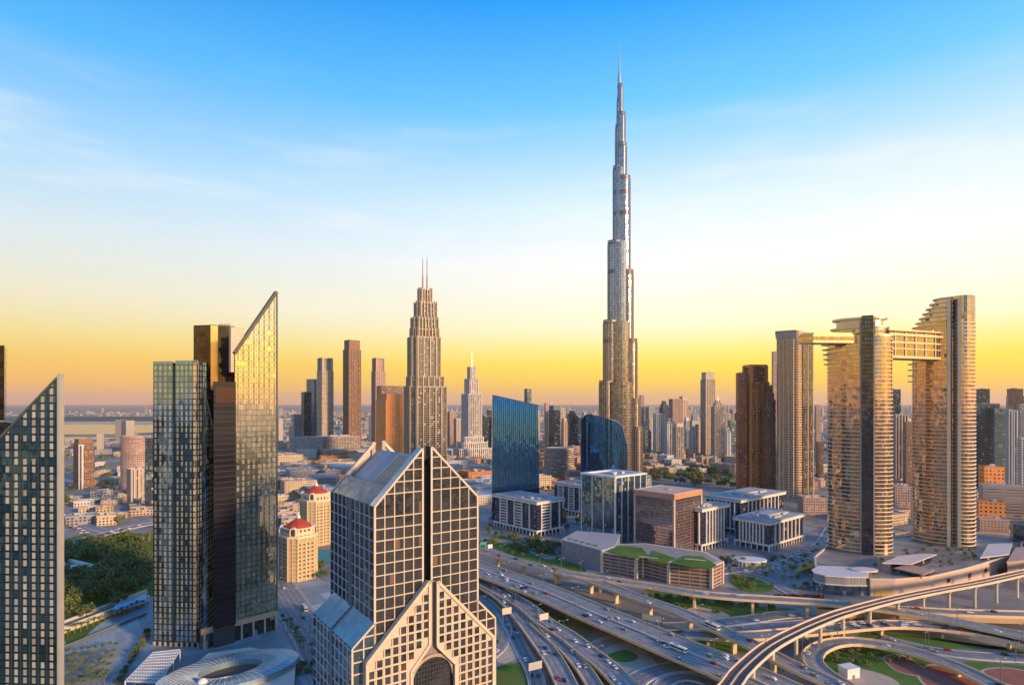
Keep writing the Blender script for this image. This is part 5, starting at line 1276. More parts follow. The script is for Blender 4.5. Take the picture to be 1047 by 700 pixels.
# ================================================================== the skyline behind
FM = {
 'beige': facade((.46, .36, .27), (.11, .12, .13), 3.4, 3.8, fw=.55, fz=.55, gm=.7, gr=.12, var=.5),
 'beige2': facade((.50, .40, .31), (.10, .11, .13), 5.4, 3.6, fw=.46, fz=.88, gm=.7, gr=.12, var=.5),
 'pink': facade((.46, .31, .25), (.11, .12, .13), 3.2, 3.7, fw=.52, fz=.56, gm=.7, gr=.12, var=.5),
 'white': facade((.56, .51, .46), (.10, .12, .15), 6.0, 3.8, fw=.50, fz=.90, gm=.7, gr=.1, var=.5),
 'grey': facade((.34, .33, .33), (.11, .12, .13), 3.2, 3.8, fw=.62, fz=.6, gm=.8, gr=.1, var=.5),
 'brown': facade((.26, .15, .10), (.11, .12, .13), 3.0, 3.7, fw=.6, fz=.56, gm=.8, gr=.1, var=.6),
 'blue': glassmat((.14, .24, .36), 2.4, 3.9, gm=.92, gr=.06, jit=.015),
 'slate': glassmat((.10, .15, .20), 2.4, 3.9, gm=.9, gr=.06, jit=.015),
 'teal': facade((.16, .20, .21), (.17, .25, .27), 6, 3.9, fw=1, fz=.66, gm=.9, gr=.06, jit=.012),
 'orange': facade((.78, .30, .08), (.16, .06, .03), 5.0, 5.2, fw=.42, fz=.42, gm=.5, gr=.2, var=.5),
 'redbrown': facade((.44, .15, .065), (.07, .06, .07), 3.0, 3.6, fw=.70, fz=.66, gm=.85, gr=.08, var=.6),
 'ribbon': facade((.44, .36, .30), (.16, .16, .17), 8, 3.8, fw=1, fz=.5, gm=.8, gr=.1, var=.4),
}
WM = {'beige': BEIGE, 'beige2': plain((.52, .43, .35)), 'pink': plain((.46, .31, .25)), 'white': plain((.60, .56, .52)), 'grey': plain((.34, .33, .33)), 'brown': plain((.26, .15, .10)),
      'blue': plain((.14, .2, .28), .4), 'slate': plain((.12, .15, .19), .4), 'teal': plain((.16, .2, .2), .5), 'orange': ORANGE, 'redbrown': plain((.34, .14, .07)), 'ribbon': plain((.44, .36, .30))}
def high(px0, px1, ytop, Y, mk, label, style='flat', a=38, asp=.85, name='high_rise', group=None, zb=0, fin=None, slab=None, units=2, frac=None):
    fp = span(px0, px1, Y, asp, a); c = ctr(fp); zt = PZ(ytop, Y); t = T(name, label, 'high-rise' if name == 'high_rise' else 'building', (c.x, c.y, 0), group)
    w = (fp[1] - fp[0]).length; wm = WM[mk] if not (mk == 'redbrown' and fin) else plain((.58, .24, .09), .45, .1); rng = random.Random(int(px0 * 31 + ytop))
    if style == 'round': fp = ell(c.x, c.y, (px1 - px0) / F * Y / 2, (px1 - px0) / F * Y / 2 * asp, 24)
    zs_ = zt
    if style in ('step', 'spire', 'crown', 'lantern'): zs_ = zb + (zt - zb) * {'step': .88, 'spire': .84, 'crown': .92, 'lantern': .86}[style] if not frac else zt * frac
    M().prism(fp, zb, zs_).build('facade', FM[mk], t)
    if fin:
        fins(fp, zb, zs_ + 1, fin, max(1.0, fin * .16), 1.2).build('fin', wm, t)
    if slab: slabs(fp, zb, zs_, slab, .6, 1.0).build('balcony_cladding', wm, t)
    top, z = fp, zs_
    if style == 'step':
        for sc, f in ((.78, .5), (.5, 1)):
            s_ = scalefp(fp, sc); z1 = zs_ + (zt - zs_) * f; M().prism(s_, z, z1).build('upper_tier', FM[mk], t); z = z1; top = s_
    elif style == 'spire':
        for sc, f in ((.74, .35), (.46, .62)):
            s_ = scalefp(fp, sc); z1 = zs_ + (zt - zs_) * f; M().prism(s_, z, z1).build('upper_tier', FM[mk], t); z = z1; top = s_
        m = M(); m.tube([Vector((c.x, c.y, z)), Vector((c.x, c.y, zt))], [w * .06, w * .012], 8); m.build('spire', STEEL, t)
    elif style == 'crown':
        s_ = scalefp(fp, .9); M().prism(s_, z, zt).build('crown', wm, t); top = s_; z = zt
    elif style == 'lantern':
        m = M()
        for p in scalefp(fp, .8): m.obox(p, fp[1] - fp[0], w * .07, w * .07, z, zt - 2)
        m.prism(scalefp(fp, .9), zt - 3, zt, bot=True); m.build('crown', wm, t); s_ = scalefp(fp, .72); M().prism(s_, z, zt - 4).build('upper_tier', FM[mk], t)
    if style in ('flat', 'crown', 'step', 'round') : roofkit(t, top, z, wm, units=0 if style == 'round' else units, rng=rng)
    else: M().prism(offset(fp, .4), zs_, zs_ + 1.2, bot=True).build('cornice', wm, t)
    return t, fp
# --- left edge
high(75, 96, 449, 1150, 'brown', 'slim red brown striped residential tower with pale central stripe near the water', 'crown', a=20, slab=5)
_t, _f = high(80, 86, 455, 1130, 'white', 'white stair shaft running up the striped residential tower', 'flat', a=5, name='stair_tower', units=0)
high(124, 150, 446, 1120, 'pink', 'curved brown residential tower with green rounded roof seen past the raked tower', 'round', asp=.6, slab=4.2)
high(130, 150, 479, 1000, 'beige2', 'pale cream ribbed block standing before the rounded green roofed tower', 'flat', a=20, fin=3)
high(95, 128, 508, 1000, 'teal', 'low wide glass block at the feet of the striped residential tower', 'flat', a=8, asp=.5, name='office_block', slab=4)
high(148, 157, 447, 900, 'slate', 'narrow dark teal tower half behind the slanted shoulder tower', 'flat', a=10)
# --- between the raked pair and the stepped tower
high(298, 310, 424, 2050, 'grey', 'short grey block beside the blue stepped towers', 'flat', a=20)
high(308, 318, 401, 2000, 'slate', 'dark slate glass tower, lower half of a stepped pair', 'flat', a=25)
high(313.5, 326, 388, 2020, 'blue', 'dark blue glass tower with rounded cap next to the beige ring topped tower', 'round', asp=.8, slab=6)
high(324, 341, 366, 1950, 'beige', 'beige slim tower with ring shaped crown above the long podium', 'lantern', a=28, slab=5)
high(351, 369, 348.5, 1900, 'brown', 'very slim dark brown tower with dark glass stripe and domed cap', 'crown', a=30, fin=9)
high(380, 394, 366, 1900, 'pink', 'slim pinkish tower with round eye in its top behind the orange block', 'lantern', a=28, fin=6)
high(385, 416, 395, 1600, 'brown', 'brown slab block with sloping top standing behind the orange one', 'flat', a=20, asp=.5)
high(384.5, 420, 403, 1500, 'orange', 'bright orange slab block with square punched windows', 'crown', a=30, asp=.7)
high(310, 368, 446, 1840, 'ribbon', 'long curved grey brown podium under the slim towers', 'flat', a=6, asp=.35, name='long_podium', fin=8)
high(296, 330, 447, 1780, 'grey', 'round white roofed low drum at the end of the long podium', 'round', asp=.5, name='drum_building')
# spire tower with podium
high(472, 492.5, 358, 1700, 'white', 'white slender tower with golden stepped top and needle spire on a terraced base', 'spire', a=34, fin=6, frac=.60)
for x0, x1, y, Yq in ((463, 503, 458, 1660), (467, 499, 452, 1670), (471, 495, 446.5, 1680)):
    high(x0, x1, y, Yq, 'white', {458: 'lowest terrace block at the base of the white spired tower', 452: 'middle terrace block at the base of the white spired tower', 446.5: 'upper terrace block at the base of the white spired tower'}[y], 'flat', a=20, asp=.6, name='terrace_block', units=0)
# --- around the blue towers
BG = [
 (457, 466, 421, 2300, 'pink', 'flat', 'pinkish slab tower peeking out beside the stepped tower'),
 (464, 472, 428, 2200, 'beige', 'flat', 'short beige tower between the stepped tower and the white spired one'),
 (493, 500, 425, 2000, 'slate', 'flat', 'small dark glass tower tucked against the straight blue tower'),
 (498, 504, 419, 2150, 'slate', 'flat', 'thin dark tower just before the slanted blue roofline begins'),
 (536, 543.5, 398, 1500, 'teal', 'flat', 'narrow grey green tower rising behind the slanted blue roofline'),
 (557, 560.5, 412, 2000, 'pink', 'flat', 'needle thin pink tower near the blue mirror tower'),
 (561, 573, 415, 1900, 'slate', 'crown', 'dark slate tower with pale edge between the two blue towers'),
 (572, 576, 417, 1960, 'beige2', 'flat', 'thin pale slab attached behind the dark slate tower'),
 (579, 591, 420, 2000, 'slate', 'step', 'dark pointed glass tower left of the sail shaped tower'.replace('left of', 'just before')),
 (588, 597, 426, 2050, 'blue', 'flat', 'low blue black tower touching the sail shaped tower'),
 (654, 658.5, 404, 2400, 'pink', 'flat', 'thin pink tower close behind the spire tower'),
 (656, 666, 437, 1750, 'teal', 'step', 'short green tower with pale cap next to the spire tower base'),
 (668, 680, 423, 1800, 'white', 'flat', 'white twin fronted tower with dark glass stripe in the cluster'),
 (679, 691, 428, 1720, 'white', 'step', 'white and teal striped tower with stepped cap in the cluster'),
 (688, 699, 433, 1640, 'beige2', 'crown', 'cream tower with crown blocks standing nearest the park'.replace('nearest', 'close to')),
 (674, 684, 410, 2150, 'slate', 'step', 'purple grey tower with pointed cap high in the cluster'),
 (684, 698, 408, 2300, 'pink', 'flat', 'pink square topped tower in the hazy cluster'),
 (694, 703, 405.5, 2350, 'beige', 'crown', 'pale square topped tower tallest of the hazy cluster'),
 (704, 713, 436, 1690, 'white', 'step', 'white ribbed tower with stepped shoulders by the park'),
 (711, 719, 434, 1800, 'pink', 'flat', 'pinkish tower close beside the white ribbed one'),
 (716.5, 731, 381, 1720, 'beige', 'crown', 'tall slim beige tower with squared orange crown over the cluster'),
 (727, 741, 405, 1650, 'beige2', 'spire', 'beige tower with small pyramid top and dark glass sides'),
 (738, 748, 423, 1900, 'grey', 'flat', 'grey blue tower hiding behind the pyramid topped tower'),
 (744, 753, 430, 1800, 'teal', 'flat', 'dull green tower close to the red brown tower'),
 (662, 668, 428, 2000, 'beige2', 'flat', 'thin ribbed beige tower between the green capped one and the white twin fronted one'),
 (699.5, 704.5, 427, 1900, 'white', 'crown', 'thin white tower squeezed beside the cream crowned tower'),
 (731, 737, 428, 2050, 'slate', 'flat', 'thin dark tower showing under the pyramid topped tower'),
 (545, 552, 420, 2400, 'beige', 'flat', 'thin beige tower just past the edge of the straight blue tower'),
 (574, 580, 428, 1700, 'pink', 'crown', 'short pink tower below the dark slate tower'),
 (742, 747, 438, 1600, 'white', 'step', 'short white stepped tower near the grove of trees'),
 (660, 669, 416, 2500, 'grey', 'flat', 'hazy grey tower behind the white twin fronted tower'),
 (699, 708, 420, 2500, 'pink', 'flat', 'hazy pink tower behind the white ribbed tower'),
 (707, 713, 424, 2450, 'grey', 'flat', 'hazy thin grey tower beside the tall slim beige tower'),
 (746, 754, 419, 2600, 'pink', 'flat', 'hazy low pink tower behind the green one'),
]
for x0, x1, y, Yq, mk, st, lab in BG: high(x0, x1, y, Yq, mk, lab, st, a=random.choice((24, 32, 40)), fin=random.choice((6, 9, 12)) if mk not in ('slate', 'blue', 'teal') else None)
# --- red brown pair
_t, fp = high(758, 786, 373, 1090, 'redbrown', 'dark red brown tower with rounded crown and glowing copper edges', 'lantern', a=30, slab=3.8, fin=12)
high(752.5, 763, 382, 1080, 'redbrown', 'narrow copper red slab joined to the rounded crown tower', 'flat', a=20, slab=3.8)
high(781, 793, 395, 1060, 'brown', 'dark brown lower tower with ridged floors beside the pink beige flared tower', 'step', a=30, slab=3.8)
high(789, 796, 360, 1300, 'pink', 'thin pink tower edge behind the flared tower', 'flat', a=20)
# --- between and beyond the oval towers
high(833, 840, 415, 1500, 'pink', 'dusky pink tower in the gap beside the flared tower', 'flat', a=20)
high(834, 842, 452, 1250, 'brown', 'brown lower block in the gap beside the flared tower', 'flat', a=20)
high(911, 921, 398.5, 1300, 'slate', 'dark slate tower seen through the gap under the sky bridge', 'flat', a=20)
high(911, 928, 424, 1150, 'beige2', 'pale ribbed tower low in the gap under the sky bridge', 'flat', a=25, fin=5)
high(923, 936, 432, 1100, 'brown', 'dark brown tower low in the gap under the sky bridge', 'flat', a=25)
# --- right edge
high(996, 1012, 398, 1700, 'slate', 'small dark rooftop tower beyond the wide dark glass slab', 'flat', a=10)
high(994, 1022, 413, 1150, 'slate', 'wide dark teal glass slab with pale floor lines by the taller oval tower', 'flat', a=20, asp=.5, slab=4)
high(1013, 1030, 418, 1120, 'teal', 'dark banded glass block joined to the wide teal slab', 'flat', a=20, slab=4)
high(1028.5, 1047, 398, 1400, 'brown', 'brown black tower with rounded corners near the frame edge', 'crown', a=10)
high(1029, 1040, 420, 1050, 'white', 'pale grey tower with bright edge and vertical ribs', 'flat', a=20, fin=4)
high(1039, 1055, 413, 1200, 'grey', 'grey blue tower cut by the frame edge', 'flat', a=20)
high(1040, 1060, 448, 950, 'white', 'white balconied block cut by the frame edge', 'flat', a=20, slab=4)
high(1000, 1027, 477, 860, 'orange', 'orange lit low building with arched openings by the car park', 'flat', a=25, asp=.7, name='orange_building')
high(1000, 1065, 497, 800, 'ribbon', 'long grey multi storey car park at the frame edge', 'flat', a=12, asp=.4, name='car_park', slab=4)
high(997, 1028, 513, 770, 'orange', 'terracotta low block in front of the grey car park', 'flat', a=15, asp=.5, name='low_block')
high(996, 1031, 530, 690, 'pink', 'stepped pinkish ribbed block beside the taller oval tower', 'flat', a=20, asp=.6, name='low_block', slab=4)
high(1032, 1080, 536, 640, 'slate', 'dark hangar like building with white roof truss at the frame edge', 'flat', a=10, asp=.5, name='hangar')
high(815, 848, 508, 870, 'pink', 'blank pink wall building behind the shorter oval tower', 'flat', a=20, asp=.7, name='low_block')
high(910, 937, 497, 900, 'pink', 'pale pink low building in the gap between the oval towers', 'flat', a=20, asp=.7, name='low_block')
high(556, 587, 458, 1250, 'ribbon', 'round topped grey banded building between the two blue towers', 'round', asp=.7, name='banded_building', slab=3.8)

# --- the shopping district: flat roofed low buildings
rng = random.Random(5)
LOWC = [('cream', (.56, .43, .28)), ('white', (.60, .55, .48)), ('terracotta', (.52, .22, .09)), ('grey', (.27, .26, .26)), ('sand', (.46, .34, .22)), ('pale pink', (.48, .31, .23))]
def low(px, py, w, d, h, ci, a, group, place):
    g = G(px, py); c = Vector((g.x, g.y + d / 2)); nm, colr = LOWC[ci]
    fp = rect(c.x, c.y, w, d, a)
    t = T('low_building', f'{nm} flat roofed low building {place}', 'building', (c.x, c.y, 0), f'{nm} {group}')
    M().prism(fp, 0, h).build('wall', LOWM[ci], t)
    o, i_ = offset(fp, .3), offset(fp, -.6); m = M()
    for k in range(4):
        j = (k + 1) % 4; m.wall(o[k], o[j], h - .5, h + 1); m.wall(i_[j], i_[k], h, h + 1); m.face([(*o[k], h + 1), (*o[j], h + 1), (*i_[j], h + 1), (*i_[k], h + 1)])
    m.face([(*p, h + .05) for p in i_]); m.build('roof', LOWR[ci], t)
    if w > 14:
        for q in range(2 + int(w > 40) * 2):
            p = fp[0].lerp(fp[1], rng.uniform(.2, .8)).lerp(fp[3].lerp(fp[2], rng.uniform(.2, .8)), rng.uniform(.2, .8)); M().obox(p, fp[1] - fp[0], rng.uniform(1.2, 3.5), rng.uniform(1, 2.6), h + .05, h + rng.uniform(1.5, 3)).build('roof_plant', ROOFU, t)
LOWM = [facade(c, (.05, .05, .055), rng.uniform(3.2, 4.6), 3.7, fw=.55, fz=.5, gm=.3, gr=.2, var=.5, wvar=.2) for _, c in LOWC]
LOWR = [plain(tuple(min(.8, x * k) for x in c), .85, 0, .25, .06) for (_, c), k in zip(LOWC, (1.0, 1.05, .9, 1.25, 1.0, 1.0))]
def field(n, x0, x1, y0, y1, wr, hr, cols, group, place, keep=None, dens=1.0):
    used = []
    tries = 0
    while len(used) < n and tries < n * 40:
        tries += 1
        py = y0 + (y1 - y0) * rng.random() ** .8; px = rng.uniform(x0, x1); g = G(px, py); w = rng.uniform(*wr); d = w * rng.uniform(.6, 1.2)
        if keep and not keep(px, py): continue
        if any((g.x - q[0]) ** 2 + (g.y - q[1]) ** 2 < ((w + q[2]) * .56) ** 2 for q in used): continue
        used.append((g.x, g.y, w)); low(px, py, w, d, rng.uniform(*hr), rng.choice(cols), rng.choice((20, 24, 30, -62, 35)), group, place)
field(46, 286, 395, 466, 512, (34, 80), (10, 26), (0, 0, 1, 2, 2, 4, 3), 'low buildings of the shopping district', 'in the shopping district behind the gabled tower')
field(34, 452, 505, 466, 520, (30, 70), (10, 22), (0, 1, 1, 1, 2, 3), 'low buildings below the white spired tower', 'between the gabled tower and the straight blue tower')
field(60, 553, 605, 450, 500, (18, 40), (10, 30), (2, 4, 5, 5, 0, 2), 'low buildings between the blue towers', 'in the quarter between the two blue glass towers')
field(60, 645, 760, 462, 486, (20, 44), (8, 24), (0, 1, 5, 5, 4), 'low buildings under the tower cluster', 'under the hazy tower cluster beyond the park')
field(36, 905, 1047, 455, 560, (26, 52), (8, 18), (0, 2, 5, 4, 3), 'low buildings beyond the oval towers', 'beyond the bridged oval towers', keep=lambda x, y: not (930 < x < 1000 and y > 520))
field(38, 62, 152, 452, 545, (14, 44), (5, 13), (0, 1, 4, 4, 3), 'low buildings near the water channel', 'between the park and the water channel', keep=lambda x, y: abs(y - (556 - (x - 60) * .22)) > 7)
field(12, 284, 300, 496, 560, (18, 34), (6, 14), (0, 4, 3), 'low buildings near the domed blocks', 'in the streets around the red domed blocks')
field(20, 800, 842, 480, 560, (22, 44), (8, 16), (0, 1, 5), 'low buildings near the flared tower', 'around the foot of the flared tower', keep=lambda x, y: y < 505)
# white villa in the park and the plaza rotunda
q = fpx([(62, 583), (88, 590), (96, 583), (62, 574)]); t = T('villa', 'white walled villa with enclosed courtyard among the park trees', 'house', (*ctr(q), 0))
m = M(); o, i_ = q, offset(q, -4)
for k in range(4):
    j = (k + 1) % 4; m.wall(o[k], o[j], 0, 6); m.wall(i_[j], i_[k], 0, 6); m.face([(*o[k], 6), (*o[j], 6), (*i_[j], 6), (*i_[k], 6)])
m.build('wall', plain((.68, .62, .52)), t); m = M(); m.face([(*p, .3) for p in i_]); m.build('courtyard', plain((.30, .18, .13)), t); M().obox(ctr(q), q[1] - q[0], 5, 3, .3, 4).build('annex', WHITE, t)
c = G(766, 578); q = ell(c.x, c.y, 17, 11, 28); t = T('plaza_pavilion', 'round white pavilion with lit colonnade on the roundabout plaza', 'pavilion', (c.x, c.y, 0))
M().prism(scalefp(q, .8), 0, 5.4).build('wall', plain((.46, .42, .36)), t); M().prism(q, 5.4, 6.6, bot=True).build('roof', WHITE, t); M().prism(scalefp(q, 1.25), 0, .5).build('step', plain((.5, .48, .44)), t)
for p in scalefp(q, .95): M().prism(ell(p.x, p.y, .4, .4, 7), .5, 5.4).build('column', WHITE, t)

# --- far mass of the city, all round: nobody could count it
def far_mass():
    r2 = random.Random(11); m = M()
    for i in range(9000):
        az = r2.uniform(-48, 48) if i < 6500 else r2.uniform(0, 360); Y = 2300 + 11000 * r2.random() ** 1.7
        if i >= 6500 and not (55 < az < 305): continue
        if i >= 6500: Y = r2.uniform(500, 3500)
        x, y = Y * math.sin(R(az)), Y * math.cos(R(az))
        if i < 6500 and az < -22 and Y > 1500:  # the water and the sandbanks stay clear
            py = HY + CH * F / y
            if py > 425.5 and py < 452: continue
        w = r2.uniform(14, 46); h = 5 + 16 * r2.random() ** 3
        if r2.random() < .05: h = r2.uniform(40, 120); w = r2.uniform(18, 30)
        if i >= 6500 and r2.random() < .10: h = r2.uniform(50, 150); w = r2.uniform(24, 40)
        if i >= 6500 and h > 40 and 60 < az < 180: h = 20
        m.prism(rect(x, y, w, w * r2.uniform(.6, 1.3), r2.uniform(0, 90)), 0, h)
    mt, t, p = newmat('far_city'); d = D(t); geo = t.nodes.new('ShaderNodeNewGeometry')
    v = geo.outputs['Random Per Island']; u, vv, _ = d.sep(d.uv())
    win = d.math('MULTIPLY', d.math('LESS_THAN', d.math('FRACT', d.math('DIVIDE', u, 3.5)), .5), d.math('LESS_THAN', d.math('FRACT', d.math('DIVIDE', vv, 3.7)), .5))
    c = d.mixc(v, (.50, .42, .33), (.30, .27, .26)); c = d.mixc(d.math('MULTIPLY', win, .7), c, (.08, .085, .1))
    t.links.new(c, p.inputs['Base Color']); p.inputs['Roughness'].default_value = .8
    tag(m.build('distant_buildings', mt), kind='stuff')
far_mass()
# ================================================================== trees, palms
def leafmat(a, b):
    m, t, p = newmat('foliage'); d = D(t); geo = t.nodes.new('ShaderNodeNewGeometry')
    oi = t.nodes.new('ShaderNodeObjectInfo')
    c = d.mixc(geo.outputs['Random Per Island'], a, b); c = d.mixc(d.math('MULTIPLY', oi.outputs['Random'], .75), c, (b[0] * 1.3, b[1] * 1.0, b[2] * .95))
    t.links.new(c, p.inputs['Base Color']); p.inputs['Roughness'].default_value = .8; p.inputs['Specular IOR Level'].default_value = .15
    return m
LEAFM = [leafmat((.036, .075, .018), (.13, .19, .055)), leafmat((.045, .085, .026), (.14, .20, .07)), leafmat((.065, .09, .032), (.19, .21, .09))]
BARK = plain((.12, .085, .055), .9)
def crownmesh(seed, n=420, flat=.75, spread=1.0):
    r = random.Random(seed); m = M(); lobes = [(Vector((r.uniform(-.5, .5) * spread, r.uniform(-.5, .5) * spread, r.uniform(.45, .95) * flat)), r.uniform(.32, .55)) for _ in range(8)]
    for i in range(n):
        c, q = r.choice(lobes); d_ = Vector((r.gauss(0, 1), r.gauss(0, 1), r.gauss(0, 1))).normalized(); p = c + d_ * q * (r.random() ** .4) * Vector((1, 1, .8)).length / 1.6
        s_ = r.uniform(.07, .15); nrm = (d_ + Vector((r.gauss(0, .6), r.gauss(0, .6), r.gauss(.3, .6)))).normalized(); a = nrm.orthogonal().normalized(); b = nrm.cross(a)
        q0 = r.uniform(0, 6.28); pts = [p + (a * math.cos(q0 + k * 1.571) + b * math.sin(q0 + k * 1.571) * r.uniform(.6, 1)) * s_ for k in range(4)]
        m.face(pts)
    return m
def treeproto(name, seed, mat, H_, n=420, flat=.8, spread=1.0):
    t = T(name, 'tree', 'tree', (0, 0, 0)); k = H_ / 1.35
    m = crownmesh(seed, n, flat, spread); m.v = [(x * k, y * k, z * k + .25 * H_) for x, y, z in m.v]; m.build('crown', mat, t)
    tr = M(); tr.tube([Vector((0, 0, 0)), Vector((.02 * H_, 0, .25 * H_)), Vector((0, .02 * H_, .6 * H_))], [.035 * H_, .026 * H_, .012 * H_], 7)
    for q in range(4): a = q * 1.6 + seed; tr.tube([Vector((.01 * H_, 0, .28 * H_)), Vector((.2 * H_ * math.cos(a), .2 * H_ * math.sin(a), .55 * H_))], [.018 * H_, .006 * H_], 5)
    tr.build('trunk', BARK, t); return t
def palmproto(seed, H_=8):
    t = T('palm_tree', 'palm', 'palm', (0, 0, 0)); r = random.Random(seed)
    tr = M(); tr.tube([Vector((0, 0, 0)), Vector((.15, .05, H_ * .5)), Vector((.1, .1, H_))], [.32, .24, .2], 7); tr.build('trunk', plain((.20, .14, .09), .9), t)
    m = M()
    for i in range(22):
        a = i * 2.4; el = r.uniform(-.3, 1.0); L = r.uniform(2.6, 3.6); pts = []
        for k in range(6):
            f = k / 5; pts.append(Vector((math.cos(a) * L * f * math.cos(el * (1 - f)), math.sin(a) * L * f * math.cos(el * (1 - f)), H_ + L * (math.sin(el) * f - .55 * f * f))))
        sd = Vector((-math.sin(a), math.cos(a), 0))
        for k in range(5):
            w0, w1 = (.12, .55, .6, .5, .35, .05)[k], (.12, .55, .6, .5, .35, .05)[k + 1]; dz = Vector((0, 0, -.18))
            for s_ in (1, -1): m.face([pts[k], pts[k + 1], pts[k + 1] + sd * w1 * s_ + dz, pts[k] + sd * w0 * s_ + dz])
    m.build('crown', LEAFM[1], t); return t
PROTO = {'tree': [treeproto('broadleaf_tree', s_, LEAFM[k], 9, 460, f, sp) for s_, k, f, sp in ((1, 0, .8, 1.0), (2, 1, .75, 1.2), (3, 0, .95, .9), (4, 2, .7, 1.25), (5, 1, .85, 1.05))], 'palm': [palmproto(s_) for s_ in (1, 2, 3)], 'shrub': [treeproto('shrub', s_, LEAFM[k], 9, 360, .6, 1.3) for s_, k in ((8, 1), (9, 2))]}
USED = set()
def plant(kind, x, y, s, label, group, z=0, cat='tree'):
    r = trng; p = r.choice(PROTO[kind])
    cat = {'palm': 'palm', 'shrub': 'shrub'}.get(kind, cat)
    if p.name not in USED: USED.add(p.name); o = p
    else: o = copy_tree(p)
    o.location = (x, y, z); k = s * r.uniform(.8, 1.2); o.scale = (k, k, k * r.uniform(.88, 1.12)); o.rotation_euler = (0, 0, r.uniform(0, 6.28)); tag(o, label, cat, group)
trng = random.Random(21)
BLOCKS = []
def scatter(kind, n, poly, s, label, group, mind=3.0, cat='tree', z=0, extra=None):
    q = [(G(a, b).x, G(a, b).y) for a, b in poly]; xs, ys = [p[0] for p in q], [p[1] for p in q]; got = []; k = 0
    while len(got) < n and k < n * 60:
        k += 1; x, y = trng.uniform(min(xs), max(xs)), trng.uniform(min(ys), max(ys))
        if not inside(q, x, y) or any((x - a) ** 2 + (y - b) ** 2 < mind ** 2 for a, b in got): continue
        if any((x - a) ** 2 + (y - b) ** 2 < c_ * c_ for a, b, c_ in BLOCKS): continue
        got.append((x, y)); plant(kind, x, y, s, label, group, z, cat)
v0 = G(78, 582); BLOCKS.append((v0.x, v0.y, 26))
for key, (path, w, _) in ROADS.items():
    for p in path[::2]: BLOCKS.append((p.x, p.y, w / 2 + 3.0))
def seen(x, y, z=0, mg=12):
    if y < 5: return False
    px, py = CX + x / y * F, HY + (CH - z) / y * F; return -mg < px < 1047 + mg and py < 700 + mg * 2
scatter('tree', 80, [(62, 640), (62, 560), (150, 552), (151, 600), (120, 622)], 1.35, 'dark green broadleaf tree in the dense park beyond the raked tower', 'broadleaf trees of the park', 8)
scatter('tree', 44, [(62, 545), (62, 455), (150, 452), (150, 532)], 1.15, 'scattered broadleaf tree among the low houses near the water', 'trees among the houses near the water', 9)
scatter('tree', 26, [(494, 556), (500, 546), (550, 552), (572, 560), (565, 572), (520, 562)], .85, 'small dark tree in front of the arcaded office block with bays', 'trees before the arcaded office', 4.5)
scatter('tree', 62, [(655, 486), (680, 478), (745, 482), (752, 503), (722, 500), (665, 492)], 1.5, 'dark tree in the grove behind the copper box', 'trees of the grove behind the copper box', 9)
scatter('palm', 40, [(722, 588), (745, 572), (800, 574), (845, 560), (848, 592), (800, 604), (752, 600)], .9, 'palm on the plaza of the white columned blocks', 'palms on the office plaza', 4.5, 'palm')
scatter('shrub', 14, [(500, 606), (530, 612), (560, 628), (540, 634)], .5, 'low shrub on the grass between the slip roads', 'low shrubs between the slip roads', 5)
scatter('shrub', 16, [(660, 608), (740, 616), (812, 623), (800, 629), (700, 627)], .55, 'low shrub on the verge under the upper flyover', 'low shrubs under the upper flyover', 6)
scatter('shrub', 12, [(850, 668), (900, 664), (930, 672), (900, 680), (850, 680)], .45, 'low round shrub on the lawn inside the loop ramp', 'low shrubs inside the loop ramp', 6)
scatter('tree', 14, [(995, 566), (1047, 556), (1047, 590), (1000, 586)], .7, 'small tree beside the hotel podium annex', 'trees beside the podium annex', 6)
scatter('palm', 16, [(875, 592), (905, 582), (985, 572), (988, 592), (930, 602)], .6, 'short palm on the hotel terrace below the bridged oval towers', 'palms on the hotel terrace', 4, 'palm', 13.6)
scatter('shrub', 46, [(700, 592), (745, 566), (802, 570), (846, 556), (850, 600), (800, 608), (752, 604)], .42, 'clipped shrub bed plant on the office plaza', 'shrubs on the office plaza', 4)
scatter('shrub', 40, [(872, 602), (905, 578), (990, 566), (1002, 586), (930, 604)], .34, 'clipped shrub in the planters of the hotel terrace', 'shrubs on the hotel terrace', 3, z=13.6)
scatter('shrub', 40, [(495, 560), (500, 530), (505, 540), (560, 556), (600, 560), (604, 570), (560, 575)], .45, 'round shrub round the arcaded office block with bays', 'shrubs round the arcaded office', 4)
scatter('palm', 34, [(560, 545), (596, 540), (612, 548), (716, 540), (748, 560), (722, 566), (600, 556)], .8, 'palm in the lane behind the copper box', 'palms in the office lanes', 5, 'palm')
scatter('tree', 22, [(288, 600), (284, 560), (300, 545), (330, 560), (330, 596)], .7, 'street tree round the foot of the domed cream blocks', 'street trees by the domed blocks', 5)
scatter('tree', 34, [(560, 500), (600, 505), (592, 545), (576, 540), (572, 510)], .8, 'tree squeezed between the two arcaded office blocks', 'trees between the arcaded offices', 5)
scatter('tree', 16, [(286, 520), (286, 470), (340, 464), (360, 470), (320, 500)], .9, 'tree among the shopping district car parks', 'trees of the shopping district', 12)
